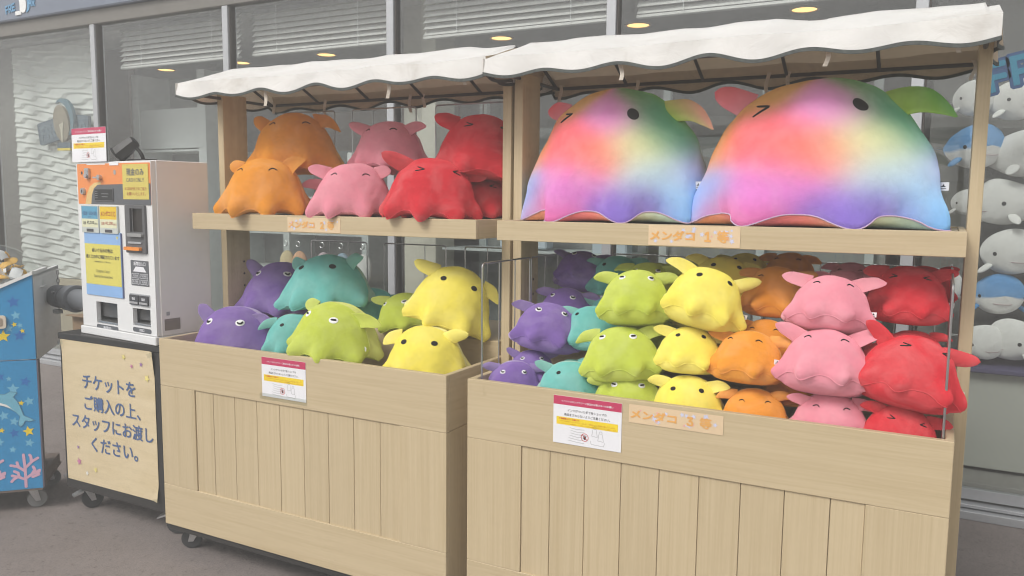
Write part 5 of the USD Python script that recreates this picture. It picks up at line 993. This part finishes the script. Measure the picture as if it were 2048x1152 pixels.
# acrylic dome: sphere cap tilted with the rim
dc = FL.P(-.222, topz(-.16) - .01, -.27)
s_ = trimesh.creation.icosphere(4, .212); v = np.array(s_.vertices); keep = (v[s_.faces][:, :, 2].min(1) > .0); dm = trimesh.Trimesh(v + dc, s_.faces[keep], process=True)
t.part('dome', dm, M_acryl, smooth=True)
lt = np.linspace(0, 2 * PI, 60); t.part('dome_flange', tube(np.stack([dc[0] + .213 * np.cos(lt), dc[1] + .213 * np.sin(lt), np.full(60, dc[2] + .004)], 1), .006, 8), M_white, smooth=True)
t.part('dome_floor', trimesh.creation.cylinder(.208, .01, sections=40, transform=trimesh.transformations.translation_matrix(dc + [0, 0, -.004])), M_lg)
rng = random.Random(5)
M_white2 = plain('ticket_white', (.70, .71, .72), .6); M_leaf = plain('ticket_amber', (.70, .42, .10), .6, var=.2)
for k in range(64):
    a, r_, h_ = rng.uniform(0, 6.28), .125 * math.sqrt(rng.random()), rng.uniform(.0, .17)
    c = dc + np.array([r_ * math.cos(a), r_ * math.sin(a), .012 + h_ * (1 - r_ / .23)])
    wn = rng.random() < .72
    q = np.array([[x_, y_, .012 * math.sin(x_ * 60 + k) + .01 * math.cos(y_ * 50)] for x_ in np.linspace(-.035, .035, 5) for y_ in np.linspace(-.025, .025, 4)]).reshape(5, 4, 3)
    if not wn: q[..., 1] *= (1 - np.abs(np.linspace(-1, 1, 5))[:, None] ** 2 * .9)
    M3 = trimesh.transformations.euler_matrix(rng.uniform(-1, 1), rng.uniform(-1, 1), rng.uniform(0, 6))[:3, :3]
    t.part('paper_ticket' if wn else 'leaf_ticket', cat([grid(q @ M3.T + c), grid(q @ M3.T + c + [0, 0, .001], True)]), M_white2 if wn else M_leaf, smooth=True)
# printed stars, dolphin, coral
SB, SL, SYE, SPK = plain('print_deep_blue', (.03, .15, .44), .35), plain('print_pale_blue', (.16, .42, .60), .35), plain('print_star_yellow', (.78, .58, .04), .35), plain('print_coral_pink', (.60, .36, .47), .4)
rng = random.Random(11)
st = [(-.080, .893, .030, SB), (-.073, .830, .022, SL), (-.081, .788, .013, SYE), (-.058, .783, .014, SL), (-.128, .735, .030, SYE), (-.056, .772, .013, SYE) if False else (-.049, .757, .012, SYE), (-.062, .735, .028, SB), (-.104, .770, .020, SL), (-.150, .880, .016, SYE),
      (-.049, .517, .026, SB), (-.116, .534, .013, SL), (-.101, .485, .028, SL), (-.071, .416, .014, SYE), (-.038, .422, .024, SL), (-.145, .360, .024, SL), (-.104, .330, .022, SL), (-.157, .291, .014, SYE), (-.106, .274, .024, SB), (-.047, .279, .026, SYE), (-.116, .196, .017, SL), (-.046, .223, .022, SL), (-.152, .545, .022, SB), (-.168, .236, .02, SL)]
st += [(-.20 - .36 * rng.random(), .06 + .8 * rng.random(), rng.uniform(.012, .028), rng.choice([SB, SL, SYE])) for _ in range(26)]
for cx, cy, r_, m in st: t.part('star', flat(star(cx, cy, r_, rng.uniform(-.3, .3)), FL, .0006 if m is not SYE else .0010), m)
dol = Polygon([(-.30, .44), (-.25, .468), (-.20, .474), (-.156, .466), (-.136, .463), (-.116, .474), (-.088, .470), (-.083, .465), (-.092, .458), (-.100, .446), (-.086, .428), (-.076, .405), (-.068, .378), (-.062, .357), (-.040, .345), (-.016, .330), (-.040, .324), (-.057, .330), (-.066, .312), (-.079, .301), (-.088, .312), (-.085, .335), (-.080, .352), (-.095, .372), (-.115, .387), (-.14, .402), (-.17, .412), (-.24, .41), (-.30, .425)]).buffer(.003).buffer(-.003)
p = t.part('dolphin_print', flat(dol, FL, .0016), plain('dolphin_outline', (.06, .17, .28), .4)); t.part('body_print', flat(dol.buffer(-.0022), FL, .0021), plain('dolphin_blue', (.16, .42, .56), .4), under=p)
t.part('belly_print', flat(Polygon([(-.28, .432), (-.17, .428), (-.13, .412), (-.095, .378), (-.11, .392), (-.14, .406), (-.17, .416), (-.28, .421)]), FL, .0026), M_white, under=p)
for ux in (-.070, -.215, -.40):
    L = [[(0, 0), (.0, .09), (-.004, .155)], [(0, .04), (.03, .06), (.058, .068)], [(.028, .060), (.040, .080), (.034, .094)], [(0, .035), (-.03, .05), (-.055, .058)], [(-.026, .048), (-.030, .070), (-.045, .078)], [(0, .075), (-.03, .10), (-.058, .108)], [(-.028, .100), (-.032, .120)], [(0, .09), (.03, .12), (.055, .135)], [(.028, .118), (.026, .145), (.022, .152)], [(.03, .045), (.056, .055)], [(.04, .065), (.060, .075)], [(-.03, .052), (-.05, .040), (-.058, .030)]]
    g = unary_union([LineString(l).buffer(.0062, 5) for l in L]); g = affinity.translate(g, ux, .012).intersection(sbox(-W_ + .01, .006, -.003, .3))
    t.part('coral_print', flat(g, FL, .0012), SPK)
q = t.part('handle', slab(rrect(-.165, .772, -.112, .832, .012), FL, .0006, .010), plain('handle_cream', (.62, .55, .45), .4)); t.part('grip_recess', slab(rrect(-.150, .782, -.124, .820, .008), FL, .0107, .001), plain('recess_tan', (.30, .24, .18), .5), under=q)
for u, d in ((-.06, .05), (-.06, .36), (-.54, .05), (-.54, .36)):
    c = LO + LA * u + LBk * d; caster(t, c[0], c[1], .110, .042, rot=.4, m=plain('caster_grey', (.20, .20, .20), .5), brake=False)
t.part('base_board', slab(sbox(-W_ + .01, .002, -.002, .42), Frame(LO - np.array([0, 0, 0]), LA, LBk), -.0105, .010), plain('cabinet_base', (.16, .12, .10), .6))
# grey pipe between cabinet and machine
t = Thing('plastic_pipe', (-1.0, .3, .98), 'grey plastic pipe between the blue cabinet and the ticket machine', 'pipe')
M_pvc = plain('pvc_grey', (.155, .165, .18), .4, var=.05, vscale=12)
a, b = np.array([-1.115, .295, .985]), np.array([-.66, .235, .985]); d = b - a; L_ = np.linalg.norm(d); d /= L_
def ringp(lo, hi, r_, m=M_pvc, name='sleeve', **k): return t.part(name, tube([a + d * lo, a + d * (lo + .002), a + d * (hi - .002), a + d * hi], [r_ - .002, r_, r_, r_ - .002], 32), m, smooth=40, **k)
ringp(0, L_, .050, name='pipe'); ringp(-.01, .085, .056); ringp(.125, .185, .064); ringp(.185, .195, .068, name='collar')
for k in range(3): ringp(.03 + k * .02, .033 + k * .02, .0575, name='rib')
t.part('bolt', cyl(FM.o * 0 + a + d * .04 + np.array([0.02, -.05, .028]), a + d * .04 + np.array([0.022, -.06, .030]), .006, 10), M_zinc)
t.part('clip', bx(-1.075, -1.035, .24, .27, .905, .925), M_zinc)
# things behind: cardboard box, chain, cables
t = Thing('cardboard_box', (-1.55, .75, .0), 'brown cardboard box behind the grey pipe', 'box')
M_card = plain('cardboard', (.24, .165, .10), .8, var=.08)
t.part('body', bx(-1.62, -1.10, .70, 1.1, .0, .80, .003), M_card); t.part('flap', bx(-1.62, -1.10, .66, .70, .80, .806, .001), M_card); t.part('flap', bx(-1.62, -1.10, .9, 1.09, .801, .806, .001), M_card)
def cable(pts, r_, label, name='cable'):
    p = np.array(pts, float); s_ = np.arange(len(p)); f = CubicSpline(s_, p); q = f(np.linspace(0, len(p) - 1, 60))
    solo(name, tube(q, r_, 8), M_rubber, label, 'cable', smooth=True)
cable([(-.86, .42, .22), (-.84, .36, .10), (-.83, .30, .012), (-.80, .33, .008), (-.74, .42, .008), (-.60, .5, .008)], .006, 'black cable lying on the ground between blue cabinet and trolley')
cable([(-.045, .44, 1.22), (-.055, .46, 1.12), (-.035, .43, 1.0), (-.05, .46, .93), (-.045, .5, .80)], .005, 'dark cable hanging between the ticket machine and the left wagon post')
t = Thing('chain', LO + LBk * .48, 'small twisted chain hanging at the back of the grey cabinet side', 'chain')
for k in range(9):
    c = LO + LBk * .485 + LA * .012 + np.array([0, 0, .985 - k * .022]); an = np.linspace(0, 2 * PI, 11); w_ = LBk if k % 2 else LA
    t.part('link', tube([c + w_ * .006 * math.cos(x_) + np.array([0, 0, .014]) * math.sin(x_) for x_ in an], .0022, 6), M_steel, smooth=True)

# ------------------------------------------------------------------ thin sea mist
HZ = usdkit.material(stage, '/World/Looks/haze', {'v': ('principled_volume', {'color': (.93, .93, .92), 'density': .023, 'anisotropy': .0})}, [], volume='v.volume')
hz = trimesh.creation.box([124, 124, 6.2]); hz.apply_translation([0, -10, 2.1])
solo('haze', hz, HZ, kind='stuff')
